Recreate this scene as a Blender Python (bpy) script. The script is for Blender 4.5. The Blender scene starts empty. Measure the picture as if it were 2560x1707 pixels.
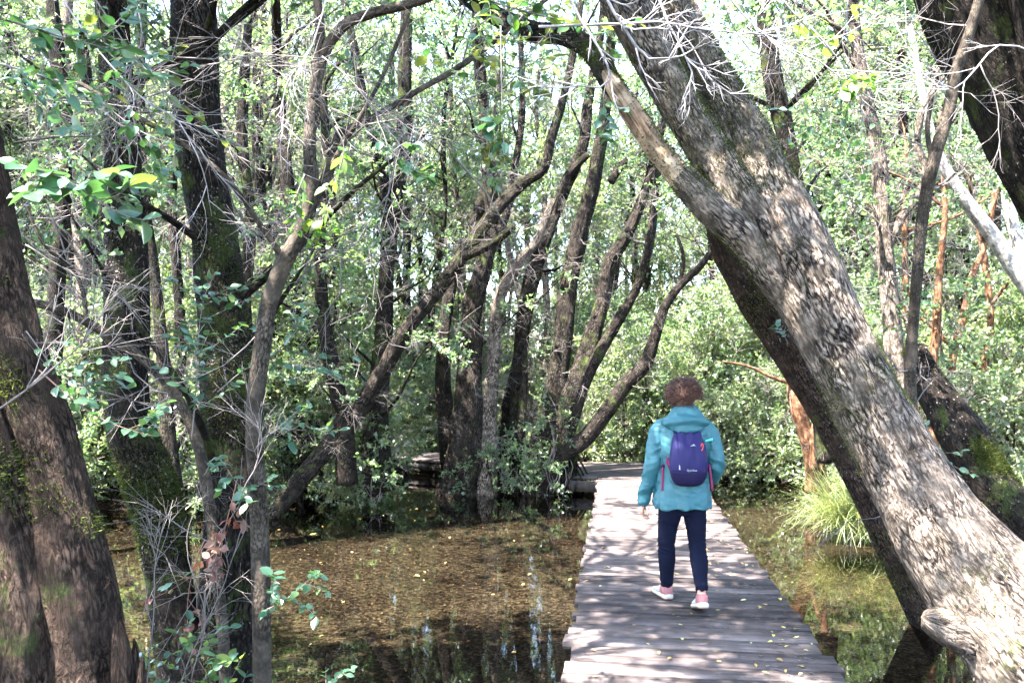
import bpy, math, random
import numpy as np
from mathutils import Vector, Matrix

random.seed(5)
rng = np.random.default_rng(11)
sc = bpy.context.scene
COL = sc.collection

# ------------------------------------------------------------------ camera, sky, sun, exposure
CAM_H = 1.70
cam = bpy.data.cameras.new('camera')
cam_o = bpy.data.objects.new('camera', cam)
COL.objects.link(cam_o)
cam_o.location = (0, 0, CAM_H)
cam_o.rotation_euler = (math.pi / 2, 0, 0)
cam.sensor_width = 36.0
cam.lens = 36.0 * 2100 / 2560
cam.shift_y = 79.5 / 2560
cam.clip_end = 600
cam.clip_start = 0.05
sc.camera = cam_o

SUN_EL = math.radians(60)
SUN_AZ = math.radians(-122)          # compass angle of the sun from +Y towards +X
w = bpy.data.worlds.new('World')
sc.world = w
w.use_nodes = True
nt = w.node_tree
nt.nodes.clear()
sky = nt.nodes.new('ShaderNodeTexSky')
sky.sky_type = 'NISHITA'
sky.sun_disc = False
sky.sun_elevation = SUN_EL
sky.sun_rotation = SUN_AZ
bg = nt.nodes.new('ShaderNodeBackground')
bg.inputs[1].default_value = 0.13
wo = nt.nodes.new('ShaderNodeOutputWorld')
nt.links.new(sky.outputs[0], bg.inputs[0])
nt.links.new(bg.outputs[0], wo.inputs[0])
sun = bpy.data.lights.new('sun', 'SUN')
sun.energy = 5.0
sun.angle = math.radians(0.53)
sun.color = (1.0, 0.965, 0.92)
sun_o = bpy.data.objects.new('sun', sun)
COL.objects.link(sun_o)
SUN_DIR = Vector((math.sin(SUN_AZ) * math.cos(SUN_EL), math.cos(SUN_AZ) * math.cos(SUN_EL), math.sin(SUN_EL)))
sun_o.rotation_euler = SUN_DIR.to_track_quat('Z', 'Y').to_euler()
sun_o.location = SUN_DIR * 40
sc.view_settings.view_transform = 'Standard'
sc.view_settings.look = 'None'
sc.view_settings.exposure = 4.2
sc.view_settings.gamma = 1.0
sc.view_settings.use_curve_mapping = False
cy = sc.cycles
cy.use_denoising = True
cy.max_bounces = 8
cy.diffuse_bounces = 4
cy.glossy_bounces = 3
cy.transmission_bounces = 4
cy.transparent_max_bounces = 8
cy.caustics_reflective = False
cy.caustics_refractive = False
cy.use_adaptive_sampling = True
cy.adaptive_threshold = 0.02

# ------------------------------------------------------------------ helpers
F, CX, HY = 1929.4, 1176.0, 857.0
WATER_Z = -0.28


def P(x, y, Y):
    return np.array([(x - CX) / F * Y, Y, CAM_H - (y - HY) / F * Y])


def _hash(ix, iy, iz):
    n = (ix * 374761393 + iy * 668265263 + iz * 2147483647 * 3 + iz * 1274126177) & 0xffffffff
    n = ((n ^ (n >> 13)) * 1274126177) & 0xffffffff
    n = n ^ (n >> 16)
    return (n & 0xffff) / 65535.0


def vnoise(p):
    p = np.asarray(p, dtype=np.float64)
    i = np.floor(p).astype(np.int64)
    f = p - i
    f = f * f * (3 - 2 * f)
    out = 0
    for dx in (0, 1):
        wx = f[:, 0] if dx else 1 - f[:, 0]
        for dy in (0, 1):
            wy = f[:, 1] if dy else 1 - f[:, 1]
            for dz in (0, 1):
                wz = f[:, 2] if dz else 1 - f[:, 2]
                out = out + _hash(i[:, 0] + dx, i[:, 1] + dy, i[:, 2] + dz) * wx * wy * wz
    return out * 2 - 1


def fbm(p, octaves=3):
    p = np.asarray(p, dtype=np.float64)
    a, s, t = 1.0, 0, 0
    for k in range(octaves):
        s = s + a * vnoise(p + 17.3 * k)
        t += a
        a *= 0.5
        p = p * 2.03
    return s / t


class Geo:
    """vertices, faces (tris and quads), a bark coordinate, a tint and a material index"""

    def __init__(self):
        self.v, self.q, self.t, self.b, self.c, self.qm, self.tm = [], [], [], [], [], [], []
        self.n = 0

    def add(self, v, quads=None, tris=None, bark=None, tint=None, mat=0):
        v = np.asarray(v, dtype=np.float32).reshape(-1, 3)
        n = len(v)
        self.v.append(v)
        self.b.append(np.zeros((n, 3), np.float32) if bark is None else np.asarray(bark, np.float32))
        self.c.append(np.full(n, 0.5, np.float32) if tint is None else np.asarray(tint, np.float32))
        if quads is not None and len(quads):
            q = np.asarray(quads, np.int64).reshape(-1, 4) + self.n
            self.q.append(q)
            self.qm.append(np.full(len(q), mat, np.int32))
        if tris is not None and len(tris):
            t = np.asarray(tris, np.int64).reshape(-1, 3) + self.n
            self.t.append(t)
            self.tm.append(np.full(len(t), mat, np.int32))
        self.n += n

    def merge(self, g):
        if g.n == 0:
            return self
        for a in g.q:
            self.q.append(a + self.n)
        for a in g.t:
            self.t.append(a + self.n)
        self.qm += g.qm
        self.tm += g.tm
        self.v += g.v
        self.b += g.b
        self.c += g.c
        self.n += g.n
        return self

    def mesh(self, name, mats, smooth=True):
        me = bpy.data.meshes.new(name)
        v = np.concatenate(self.v)
        q = np.concatenate(self.q) if self.q else np.zeros((0, 4), np.int64)
        t = np.concatenate(self.t) if self.t else np.zeros((0, 3), np.int64)
        me.vertices.add(len(v))
        me.vertices.foreach_set('co', v.ravel())
        nl = len(q) * 4 + len(t) * 3
        me.loops.add(nl)
        me.loops.foreach_set('vertex_index', np.concatenate([q.ravel(), t.ravel()]).astype(np.int32))
        me.polygons.add(len(q) + len(t))
        st = np.concatenate([np.arange(len(q)) * 4, len(q) * 4 + np.arange(len(t)) * 3]).astype(np.int32)
        me.polygons.foreach_set('loop_start', st)
        mi = np.concatenate(([*self.qm] + [*self.tm])) if (self.qm or self.tm) else np.zeros(0, np.int32)
        me.polygons.foreach_set('material_index', mi.astype(np.int32))
        if smooth:
            me.polygons.foreach_set('use_smooth', np.ones(len(q) + len(t), dtype=bool))
        a = me.attributes.new('bark', 'FLOAT_VECTOR', 'POINT')
        a.data.foreach_set('vector', np.concatenate(self.b).ravel())
        a = me.attributes.new('tint', 'FLOAT', 'POINT')
        a.data.foreach_set('value', np.concatenate(self.c))
        for m in (mats if isinstance(mats, (list, tuple)) else [mats]):
            me.materials.append(m)
        me.update(calc_edges=True)
        return me


def link(name, me, parent=None, **props):
    o = bpy.data.objects.new(name, me)
    COL.objects.link(o)
    if parent is not None:
        o.parent = parent
    for k, val in props.items():
        if val:
            o[k] = val
    return o


def thing(name, label, cat, loc=(0, 0, 0), group=None):
    o = bpy.data.objects.new(name, None)
    COL.objects.link(o)
    o.location = loc
    o['label'] = label
    o['category'] = cat
    if group:
        o['group'] = group
    return o


def copy_tree(root, loc, rz, s, label, group=None):
    r = root.copy()
    COL.objects.link(r)
    r.location = loc
    r.rotation_euler = (0, 0, rz)
    r.scale = (s, s, s)
    r['label'] = label
    if group:
        r['group'] = group
    for ch in list(root.children):
        c = ch.copy()
        COL.objects.link(c)
        c.parent = r
    return r


def rebase(g, loc):
    """shift geometry so that loc is its origin"""
    l = np.asarray(loc, np.float32)
    g.v = [a - l for a in g.v]
    return g


def catmull(pts, ds):
    pts = np.asarray(pts, float)
    if len(pts) == 2:
        L = np.linalg.norm(pts[1, :3] - pts[0, :3])
        n = max(2, int(L / ds) + 1)
        return pts[0] + (pts[1] - pts[0]) * np.linspace(0, 1, n)[:, None]
    e = np.vstack([2 * pts[0] - pts[1], pts, 2 * pts[-1] - pts[-2]])
    out = []
    for i in range(1, len(e) - 2):
        L = np.linalg.norm(e[i + 1, :3] - e[i, :3])
        n = max(1, int(round(L / ds)))
        t = (np.arange(n) / n)[:, None]
        p0, p1, p2, p3 = e[i - 1], e[i], e[i + 1], e[i + 2]
        out.append(0.5 * ((2 * p1) + (-p0 + p2) * t + (2 * p0 - 5 * p1 + 4 * p2 - p3) * t ** 2 + (-p0 + 3 * p1 - 3 * p2 + p3) * t ** 3))
    out.append(e[-2][None])
    return np.vstack(out)


def frames(c):
    T = np.gradient(c, axis=0)
    T /= np.linalg.norm(T, axis=1)[:, None] + 1e-9
    N = np.zeros_like(T)
    ref = np.array([0, -1.0, 0]) if abs(T[0, 1]) < 0.9 else np.array([1.0, 0, 0])
    n = ref - T[0] * ref.dot(T[0])
    for i in range(len(c)):
        n = n - T[i] * n.dot(T[i])
        n /= np.linalg.norm(n) + 1e-9
        N[i] = n
    return T, N, np.cross(T, N)


def tube(pr, sides=8, ds=0.05, lob=0.0, amp=0.0, freq=14.0, stretch=0.2, seed=0, mat=0, flare=None, tint=None, lobk=3, raw=False):
    """pr rows: x,y,z,radius in world metres -> Geo of a closed, tapered, knobbly tube"""
    c4 = np.asarray(pr, float) if raw else catmull(pr, ds)
    c, r = c4[:, :3], np.maximum(c4[:, 3], 0.0005)
    T, N, B = frames(c)
    s = np.concatenate([[0], np.cumsum(np.linalg.norm(np.diff(c, axis=0), axis=1))])
    th = np.linspace(0, 2 * math.pi, sides, endpoint=False)
    ct, st = np.cos(th), np.sin(th)
    n = len(c)
    rr = np.repeat(r[:, None], sides, 1)
    rm = r.mean()
    bark = np.stack([np.broadcast_to(ct * rm, (n, sides)), np.broadcast_to(st * rm, (n, sides)), np.repeat(s[:, None], sides, 1)], -1).reshape(-1, 3)
    bark = bark + np.array([seed * 3.7, seed * 1.3, seed * 5.1])
    if lob:
        q = np.stack([np.broadcast_to(ct * 1.1, (n, sides)), np.broadcast_to(st * 1.1, (n, sides)), np.repeat(s[:, None] * 0.9, sides, 1)], -1).reshape(-1, 3)
        lb = fbm(q + seed * 9.1, 2).reshape(n, sides)
        lb2 = np.sin(lobk * th[None, :] + 2.2 * np.sin(s[:, None] * 0.8 + seed)) * 0.5
        lb3 = fbm(q * np.array([3.5, 3.5, 5.0]) + seed, 2).reshape(n, sides) if sides > 30 else 0
        rr = rr * (1 + lob * (1.6 * lb + 0.6 * lb2 + 0.55 * lb3))
    if amp:
        q = bark * np.array([freq, freq, freq * stretch])
        d = fbm(q, 3)
        d2 = 1 - 2 * np.abs(vnoise(q * 0.55 + 31))
        rr = rr + (amp * (0.6 * d + 0.7 * d2)).reshape(n, sides)
    v = c[:, None, :] + rr[..., None] * (N[:, None, :] * ct[None, :, None] + B[:, None, :] * st[None, :, None])
    v = v.reshape(-1, 3)
    i = np.arange(n - 1)[:, None] * sides
    j = np.arange(sides)[None, :]
    j2 = (j + 1) % sides
    quads = np.stack([i + j, i + j2, i + sides + j2, i + sides + j], -1).reshape(-1, 4)
    v = np.vstack([v, c[0] - T[0] * r[0] * 0.3, c[-1] + T[-1] * r[-1] * 0.6])
    bark = np.vstack([bark, bark[:1], bark[-1:]])
    a, b = n * sides, n * sides + 1
    jj = np.arange(sides)
    tris = np.vstack([np.stack([np.full(sides, a), (jj + 1) % sides, jj], -1),
                      np.stack([np.full(sides, b), (n - 1) * sides + jj, (n - 1) * sides + (jj + 1) % sides], -1)])
    g = Geo()
    g.add(v, quads, tris, bark, None if tint is None else np.full(len(v), tint), mat)
    return g


def vpath(rows, Y=None):
    """rows: v-x, v-y, half width, [depth] -> x,y,z,r in metres"""
    out = []
    for k in rows:
        d = k[3] if len(k) > 3 else Y
        out.append([*P(k[0], k[1], d), k[2] * d / F])
    return np.array(out)


# ------------------------------------------------------------------ materials
def mat(name):
    m = bpy.data.materials.new(name)
    m.use_nodes = True
    n = m.node_tree
    n.nodes.clear()
    out = n.nodes.new('ShaderNodeOutputMaterial')
    return m, n, out


def N(n, typ, **kw):
    x = n.nodes.new(typ)
    for k, v in kw.items():
        if k.startswith('i_'):
            x.inputs[k[2:].replace('_', ' ')].default_value = v
        else:
            setattr(x, k, v)
    return x


def ramp(n, src, stops):
    r = n.nodes.new('ShaderNodeValToRGB')
    el = r.color_ramp.elements
    while len(el) < len(stops):
        el.new(0.5)
    for e, (p, c) in zip(el, stops):
        e.position = p
        e.color = (*c, 1)
    n.links.new(src, r.inputs[0])
    return r


def attr(n, name, out='Vector'):
    a = n.nodes.new('ShaderNodeAttribute')
    a.attribute_name = name
    return a.outputs[out]


def bark_mat(name, dark, mid, light, moss=0.0, lichen=0.0, scale=1.0, bump=1.0, stretch=0.3, dist=0.03):
    m, n, out = mat(name)
    bs = N(n, 'ShaderNodeBsdfPrincipled')
    bs.inputs['Roughness'].default_value = 0.85
    bs.inputs['Specular IOR Level'].default_value = 0.08
    n.links.new(bs.outputs[0], out.inputs[0])
    mp = N(n, 'ShaderNodeMapping')
    mp.inputs['Scale'].default_value = (1, 1, stretch)
    n.links.new(attr(n, 'bark'), mp.inputs[0])
    n1 = N(n, 'ShaderNodeTexNoise')
    n1.inputs['Scale'].default_value = 55 * scale
    n1.inputs['Detail'].default_value = 9
    n1.inputs['Roughness'].default_value = 0.75
    n1.inputs['Distortion'].default_value = 0.6
    n.links.new(mp.outputs[0], n1.inputs['Vector'])
    vo = N(n, 'ShaderNodeTexVoronoi')
    vo.feature = 'DISTANCE_TO_EDGE'
    vo.inputs['Scale'].default_value = 38 * scale
    n.links.new(mp.outputs[0], vo.inputs['Vector'])
    big = N(n, 'ShaderNodeTexNoise')
    big.inputs['Scale'].default_value = 5
    big.inputs['Detail'].default_value = 4
    n.links.new(attr(n, 'bark'), big.inputs['Vector'])
    add = N(n, 'ShaderNodeMath', operation='MULTIPLY_ADD')
    n.links.new(vo.outputs['Distance'], add.inputs[0])
    add.inputs[1].default_value = 0.9
    n.links.new(n1.outputs[0], add.inputs[2])
    rg = N(n, 'ShaderNodeTexNoise')
    rg.inputs['Scale'].default_value = 26 * scale
    rg.inputs['Detail'].default_value = 4
    rg.inputs['Distortion'].default_value = 0.8
    mp2 = N(n, 'ShaderNodeMapping')
    mp2.inputs['Scale'].default_value = (1, 1, stretch * 0.7)
    n.links.new(attr(n, 'bark'), mp2.inputs[0])
    n.links.new(mp2.outputs[0], rg.inputs['Vector'])
    pp = N(n, 'ShaderNodeMath', operation='PINGPONG')
    pp.inputs[1].default_value = 0.09
    n.links.new(rg.outputs[0], pp.inputs[0])
    ad2 = N(n, 'ShaderNodeMath', operation='MULTIPLY_ADD')
    n.links.new(pp.outputs[0], ad2.inputs[0])
    ad2.inputs[1].default_value = 3.2
    n.links.new(add.outputs[0], ad2.inputs[2])
    sb = N(n, 'ShaderNodeMath', operation='SUBTRACT')
    n.links.new(ad2.outputs[0], sb.inputs[0])
    sb.inputs[1].default_value = 0.16
    add = sb
    cr = ramp(n, add.outputs[0], [(0.36, dark), (0.54, mid), (0.80, light)])
    # patches of another tone
    mx = N(n, 'ShaderNodeMix', data_type='RGBA')
    pr = ramp(n, big.outputs[0], [(0.42, (0, 0, 0)), (0.62, (0.7, 0.7, 0.7))])
    n.links.new(pr.outputs[0], mx.inputs[0])
    n.links.new(cr.outputs[0], mx.inputs[6])
    mx.inputs[7].default_value = (*[0.5 * (a + b) for a, b in zip(mid, light)], 1)
    b2 = N(n, 'ShaderNodeTexNoise')
    b2.inputs['Scale'].default_value = 11
    b2.inputs['Detail'].default_value = 5
    n.links.new(attr(n, 'bark'), b2.inputs['Vector'])
    r2 = ramp(n, b2.outputs[0], [(0.32, (0.4, 0.38, 0.36)), (0.5, (0.9, 0.9, 0.9)), (0.68, (1.5, 1.45, 1.4))])
    m3 = N(n, 'ShaderNodeMix', data_type='RGBA', blend_type='MULTIPLY')
    m3.inputs[0].default_value = 1
    n.links.new(mx.outputs[2], m3.inputs[6])
    n.links.new(r2.outputs[0], m3.inputs[7])
    col = m3.outputs[2]
    if lichen:
        l = N(n, 'ShaderNodeTexNoise')
        l.inputs['Scale'].default_value = 60
        l.inputs['Detail'].default_value = 8
        l.inputs['Roughness'].default_value = 0.7
        n.links.new(attr(n, 'bark'), l.inputs['Vector'])
        lr = ramp(n, l.outputs[0], [(0.60 - 0.06 * lichen, (0, 0, 0)), (0.72 - 0.06 * lichen, (0.6, 0.6, 0.6))])
        m2 = N(n, 'ShaderNodeMix', data_type='RGBA')
        n.links.new(lr.outputs[0], m2.inputs[0])
        n.links.new(col, m2.inputs[6])
        m2.inputs[7].default_value = (0.06, 0.06, 0.05, 1)
        col = m2.outputs[2]
    if moss:
        l = N(n, 'ShaderNodeTexNoise')
        l.inputs['Scale'].default_value = 3.2
        l.inputs['Detail'].default_value = 7
        l.inputs['Roughness'].default_value = 0.7
        n.links.new(attr(n, 'bark'), l.inputs['Vector'])
        lr = ramp(n, l.outputs[0], [(0.62 - 0.2 * moss, (0, 0, 0)), (0.72 - 0.2 * moss, (0.9, 0.9, 0.9))])
        m2 = N(n, 'ShaderNodeMix', data_type='RGBA')
        n.links.new(lr.outputs[0], m2.inputs[0])
        n.links.new(col, m2.inputs[6])
        mc = ramp(n, n1.outputs[0], [(0.35, (0.02, 0.03, 0.008)), (0.7, (0.07, 0.085, 0.02))])
        n.links.new(mc.outputs[0], m2.inputs[7])
        col = m2.outputs[2]
    n.links.new(col, bs.inputs['Base Color'])
    bp = N(n, 'ShaderNodeBump')
    bp.inputs['Strength'].default_value = bump
    bp.inputs['Distance'].default_value = dist
    n.links.new(add.outputs[0], bp.inputs['Height'])
    n.links.new(bp.outputs[0], bs.inputs['Normal'])
    return m


def leaf_mat(name, stops, trans=0.3, rough=0.35, tcol=None, objrand=False, spec=0.5, vein=False):
    m, n, out = mat(name)
    bs = N(n, 'ShaderNodeBsdfPrincipled')
    bs.inputs['Roughness'].default_value = rough
    bs.inputs['Specular IOR Level'].default_value = spec
    if objrand:
        oi = n.nodes.new('ShaderNodeObjectInfo')
        src = oi.outputs['Random']
    else:
        src = attr(n, 'tint', 'Fac')
    cr = ramp(n, src, stops)
    n.links.new(cr.outputs[0], bs.inputs['Base Color'])
    tr = N(n, 'ShaderNodeBsdfTranslucent')
    tc = N(n, 'ShaderNodeMix', data_type='RGBA', blend_type='MULTIPLY')
    tc.inputs[0].default_value = 1
    n.links.new(cr.outputs[0], tc.inputs[6])
    tc.inputs[7].default_value = (*(tcol or (2.4, 2.6, 1.2)), 1)
    n.links.new(tc.outputs[2], tr.inputs[0])
    mx = N(n, 'ShaderNodeMixShader')
    mx.inputs[0].default_value = trans
    n.links.new(bs.outputs[0], mx.inputs[1])
    n.links.new(tr.outputs[0], mx.inputs[2])
    n.links.new(mx.outputs[0], out.inputs[0])
    if vein:
        ge = N(n, 'ShaderNodeTexNoise')
        ge.inputs['Scale'].default_value = 60
        tcn = n.nodes.new('ShaderNodeTexCoord')
        n.links.new(tcn.outputs['Object'], ge.inputs['Vector'])
        bp = N(n, 'ShaderNodeBump')
        bp.inputs['Strength'].default_value = 0.25
        bp.inputs['Distance'].default_value = 0.004
        n.links.new(ge.outputs[0], bp.inputs['Height'])
        n.links.new(bp.outputs[0], bs.inputs['Normal'])
    return m


def plain(name, col, rough=0.7, noise=0.0, nscale=40, bump=0.0, bscale=80, spec=0.3, coords='Object', sheen=0.0):
    m, n, out = mat(name)
    bs = N(n, 'ShaderNodeBsdfPrincipled')
    bs.inputs['Roughness'].default_value = rough
    bs.inputs['Specular IOR Level'].default_value = spec
    if sheen:
        bs.inputs['Sheen Weight'].default_value = sheen
    bs.inputs['Base Color'].default_value = (*col, 1)
    n.links.new(bs.outputs[0], out.inputs[0])
    tc = n.nodes.new('ShaderNodeTexCoord')
    if noise:
        t = N(n, 'ShaderNodeTexNoise')
        t.inputs['Scale'].default_value = nscale
        t.inputs['Detail'].default_value = 4
        n.links.new(tc.outputs[coords], t.inputs['Vector'])
        r = ramp(n, t.outputs[0], [(0.3, tuple(c * (1 - noise) for c in col)), (0.7, tuple(min(1, c * (1 + noise)) for c in col))])
        n.links.new(r.outputs[0], bs.inputs['Base Color'])
    if bump:
        t = N(n, 'ShaderNodeTexNoise')
        t.inputs['Scale'].default_value = bscale
        t.inputs['Detail'].default_value = 3
        n.links.new(tc.outputs[coords], t.inputs['Vector'])
        b = N(n, 'ShaderNodeBump')
        b.inputs['Strength'].default_value = bump
        b.inputs['Distance'].default_value = 0.003
        n.links.new(t.outputs[0], b.inputs['Height'])
        n.links.new(b.outputs[0], bs.inputs['Normal'])
    return m


BARK = bark_mat('bark_brown', (0.00054, 0.00042, 0.00030), (0.00598, 0.00422, 0.00318), (0.04176, 0.03248, 0.02536), moss=0.25, lichen=0.5)
BARK_PALE = bark_mat('bark_pale', (0.0024, 0.0017, 0.0014), (0.0301, 0.0227, 0.0181), (0.2391, 0.1901, 0.1523), moss=0.12, lichen=0.8, bump=0.8, scale=1.20)
BARK_DARK = bark_mat('bark_dark', (0.00036, 0.00030, 0.00024), (0.00429, 0.00312, 0.00247), (0.03344, 0.02512, 0.01976), moss=0.45, lichen=0.35, scale=1.30)
BARK_RED = bark_mat('bark_red', (0.0026, 0.0011, 0.0007), (0.0147, 0.0080, 0.0054), (0.0706, 0.0471, 0.0346), moss=0.12, lichen=0.4, scale=1.50)
BARK_GREY = bark_mat('bark_grey', (0.0049, 0.0040, 0.0030), (0.0233, 0.0180, 0.0138), (0.0610, 0.0487, 0.0374), moss=0.0, lichen=0.3, scale=1.6, bump=0.25, stretch=0.5)
BARK_ORANGE = bark_mat('bark_cinnamon', (0.0317, 0.0113, 0.0051), (0.0857, 0.0362, 0.0172), (0.1463, 0.0856, 0.0508), moss=0.0, lichen=0.25, scale=0.6, bump=0.25, stretch=0.4)
BARK_WHITE = bark_mat('bark_white', (0.1000, 0.0900, 0.0800), (0.2310, 0.2145, 0.1980), (0.3600, 0.3420, 0.3180), moss=0.0, lichen=0.6, scale=0.7, bump=0.3, stretch=0.5)
WOOD_BARE = bark_mat('bare_wood', (0.0600, 0.0300, 0.0180), (0.1950, 0.1235, 0.0780), (0.3220, 0.2450, 0.1680), moss=0.0, lichen=0.0, scale=0.7, bump=0.4, stretch=0.08)
TWIG = plain('twig_grey', (0.105, 0.088, 0.08), 0.7, 0.35, 6)
TWIG_RED = plain('twig_red', (0.14, 0.07, 0.05), 0.6, 0.3, 9)
TWIG_WHITE = plain('twig_lichen', (0.18, 0.16, 0.155), 0.7, 0.5, 14)
LEAF_S = leaf_mat('leaf_small', [(0.0, (0.038, 0.064, 0.034)), (0.45, (0.078, 0.115, 0.054)), (0.8, (0.118, 0.148, 0.070)), (1.0, (0.16, 0.168, 0.078))], 0.45, 0.4, (2.0, 2.4, 1.4), spec=0.9)
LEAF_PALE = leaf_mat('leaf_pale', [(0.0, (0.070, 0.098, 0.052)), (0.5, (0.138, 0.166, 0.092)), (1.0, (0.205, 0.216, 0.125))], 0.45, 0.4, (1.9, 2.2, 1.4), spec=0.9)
LEAF_BIG = leaf_mat('leaf_big', [(0.0, (0.018, 0.048, 0.024)), (0.5, (0.034, 0.078, 0.036)), (0.88, (0.045, 0.09, 0.045)), (1.0, (0.08, 0.12, 0.035))], 0.22, 0.33, objrand=True, vein=True)
LEAF_OLIVE = leaf_mat('leaf_olive', [(0.0, (0.05, 0.065, 0.02)), (0.5, (0.08, 0.095, 0.03)), (1.0, (0.12, 0.12, 0.04))], 0.3, 0.45, objrand=True, vein=True)
LEAF_LIME = leaf_mat('leaf_lime', [(0.0, (0.04, 0.09, 0.018)), (1.0, (0.10, 0.14, 0.03))], 0.45, 0.4, objrand=True, vein=True)
LEAF_DRY = leaf_mat('leaf_dry', [(0.0, (0.07, 0.022, 0.014)), (0.6, (0.12, 0.045, 0.028)), (1.0, (0.17, 0.10, 0.06))], 0.25, 0.6, (1.6, 1.2, 1.0), objrand=True, vein=True)
LITTER = leaf_mat('litter', [(0.0, (0.010, 0.007, 0.005)), (0.4, (0.026, 0.016, 0.0112)), (0.75, (0.052, 0.031, 0.0195)), (0.95, (0.088, 0.053, 0.029)), (1.0, (0.13, 0.10, 0.055))], 0.1, 0.6, (1.5, 1.3, 1.0), spec=0.03)
LITTER_O = leaf_mat('fallen_leaf', [(0.0, (0.14, 0.07, 0.03)), (0.4, (0.38, 0.26, 0.06)), (0.75, (0.5, 0.44, 0.12)), (1.0, (0.45, 0.42, 0.25))], 0.15, 0.55, (1.4, 1.3, 1.0), objrand=True)
GRASS = leaf_mat('grass_blade', [(0.0, (0.12, 0.08, 0.04)), (0.2, (0.07, 0.10, 0.03)), (0.6, (0.14, 0.18, 0.06)), (1.0, (0.25, 0.25, 0.12))], 0.4, 0.4, (1.9, 1.9, 1.1))
MOSS = leaf_mat('moss', [(0.0, (0.012, 0.017, 0.004)), (0.6, (0.035, 0.046, 0.010)), (1.0, (0.075, 0.08, 0.02))], 0.2, 0.8, spec=0.1)
FLAKE = leaf_mat('bark_flake', [(0.0, (0.02, 0.015, 0.013)), (0.5, (0.055, 0.043, 0.037)), (1.0, (0.11, 0.09, 0.08))], 0.05, 0.8, (1, 1, 1), spec=0.1)


def wood_plank_mat():
    m, n, out = mat('weathered_plank')
    bs = N(n, 'ShaderNodeBsdfPrincipled')
    n.links.new(bs.outputs[0], out.inputs[0])
    tc = n.nodes.new('ShaderNodeTexCoord')
    oi = n.nodes.new('ShaderNodeObjectInfo')
    off = N(n, 'ShaderNodeVectorMath', operation='SCALE')
    cmb = n.nodes.new('ShaderNodeCombineXYZ')
    for k in range(3):
        n.links.new(oi.outputs['Random'], cmb.inputs[k])
    n.links.new(cmb.outputs[0], off.inputs[0])
    off.inputs['Scale'].default_value = 37.0
    add = N(n, 'ShaderNodeVectorMath', operation='ADD')
    n.links.new(tc.outputs['Object'], add.inputs[0])
    n.links.new(off.outputs[0], add.inputs[1])
    mp = N(n, 'ShaderNodeMapping')
    mp.inputs['Scale'].default_value = (2.2, 60, 60)
    n.links.new(add.outputs[0], mp.inputs[0])
    g = N(n, 'ShaderNodeTexNoise')
    g.inputs['Scale'].default_value = 1.0
    g.inputs['Detail'].default_value = 6
    g.inputs['Roughness'].default_value = 0.7
    n.links.new(mp.outputs[0], g.inputs['Vector'])
    b = N(n, 'ShaderNodeTexNoise')
    b.inputs['Scale'].default_value = 7
    b.inputs['Detail'].default_value = 5
    n.links.new(add.outputs[0], b.inputs['Vector'])
    cr = ramp(n, g.outputs[0], [(0.25, (0.022, 0.0185, 0.0165)), (0.5, (0.090, 0.077, 0.071)), (0.8, (0.195, 0.172, 0.158))])
    mx = N(n, 'ShaderNodeMix', data_type='RGBA', blend_type='MULTIPLY')
    br = ramp(n, b.outputs[0], [(0.3, (0.62, 0.58, 0.56)), (0.65, (1.15, 1.1, 1.1))])
    mx.inputs[0].default_value = 1
    n.links.new(cr.outputs[0], mx.inputs[6])
    n.links.new(br.outputs[0], mx.inputs[7])
    hs = N(n, 'ShaderNodeMix', data_type='RGBA', blend_type='MULTIPLY')
    orr = ramp(n, oi.outputs['Random'], [(0.0, (0.5, 0.48, 0.49)), (0.5, (0.78, 0.745, 0.755)), (1.0, (1.15, 1.1, 1.08))])
    hs.inputs[0].default_value = 1
    n.links.new(mx.outputs[2], hs.inputs[6])
    n.links.new(orr.outputs[0], hs.inputs[7])
    n.links.new(hs.outputs[2], bs.inputs['Base Color'])
    bs.inputs['Roughness'].default_value = 0.7
    bs.inputs['Specular IOR Level'].default_value = 0.08
    bp = N(n, 'ShaderNodeBump')
    bp.inputs['Strength'].default_value = 0.5
    bp.inputs['Distance'].default_value = 0.006
    n.links.new(g.outputs[0], bp.inputs['Height'])
    n.links.new(bp.outputs[0], bs.inputs['Normal'])
    return m


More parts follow.
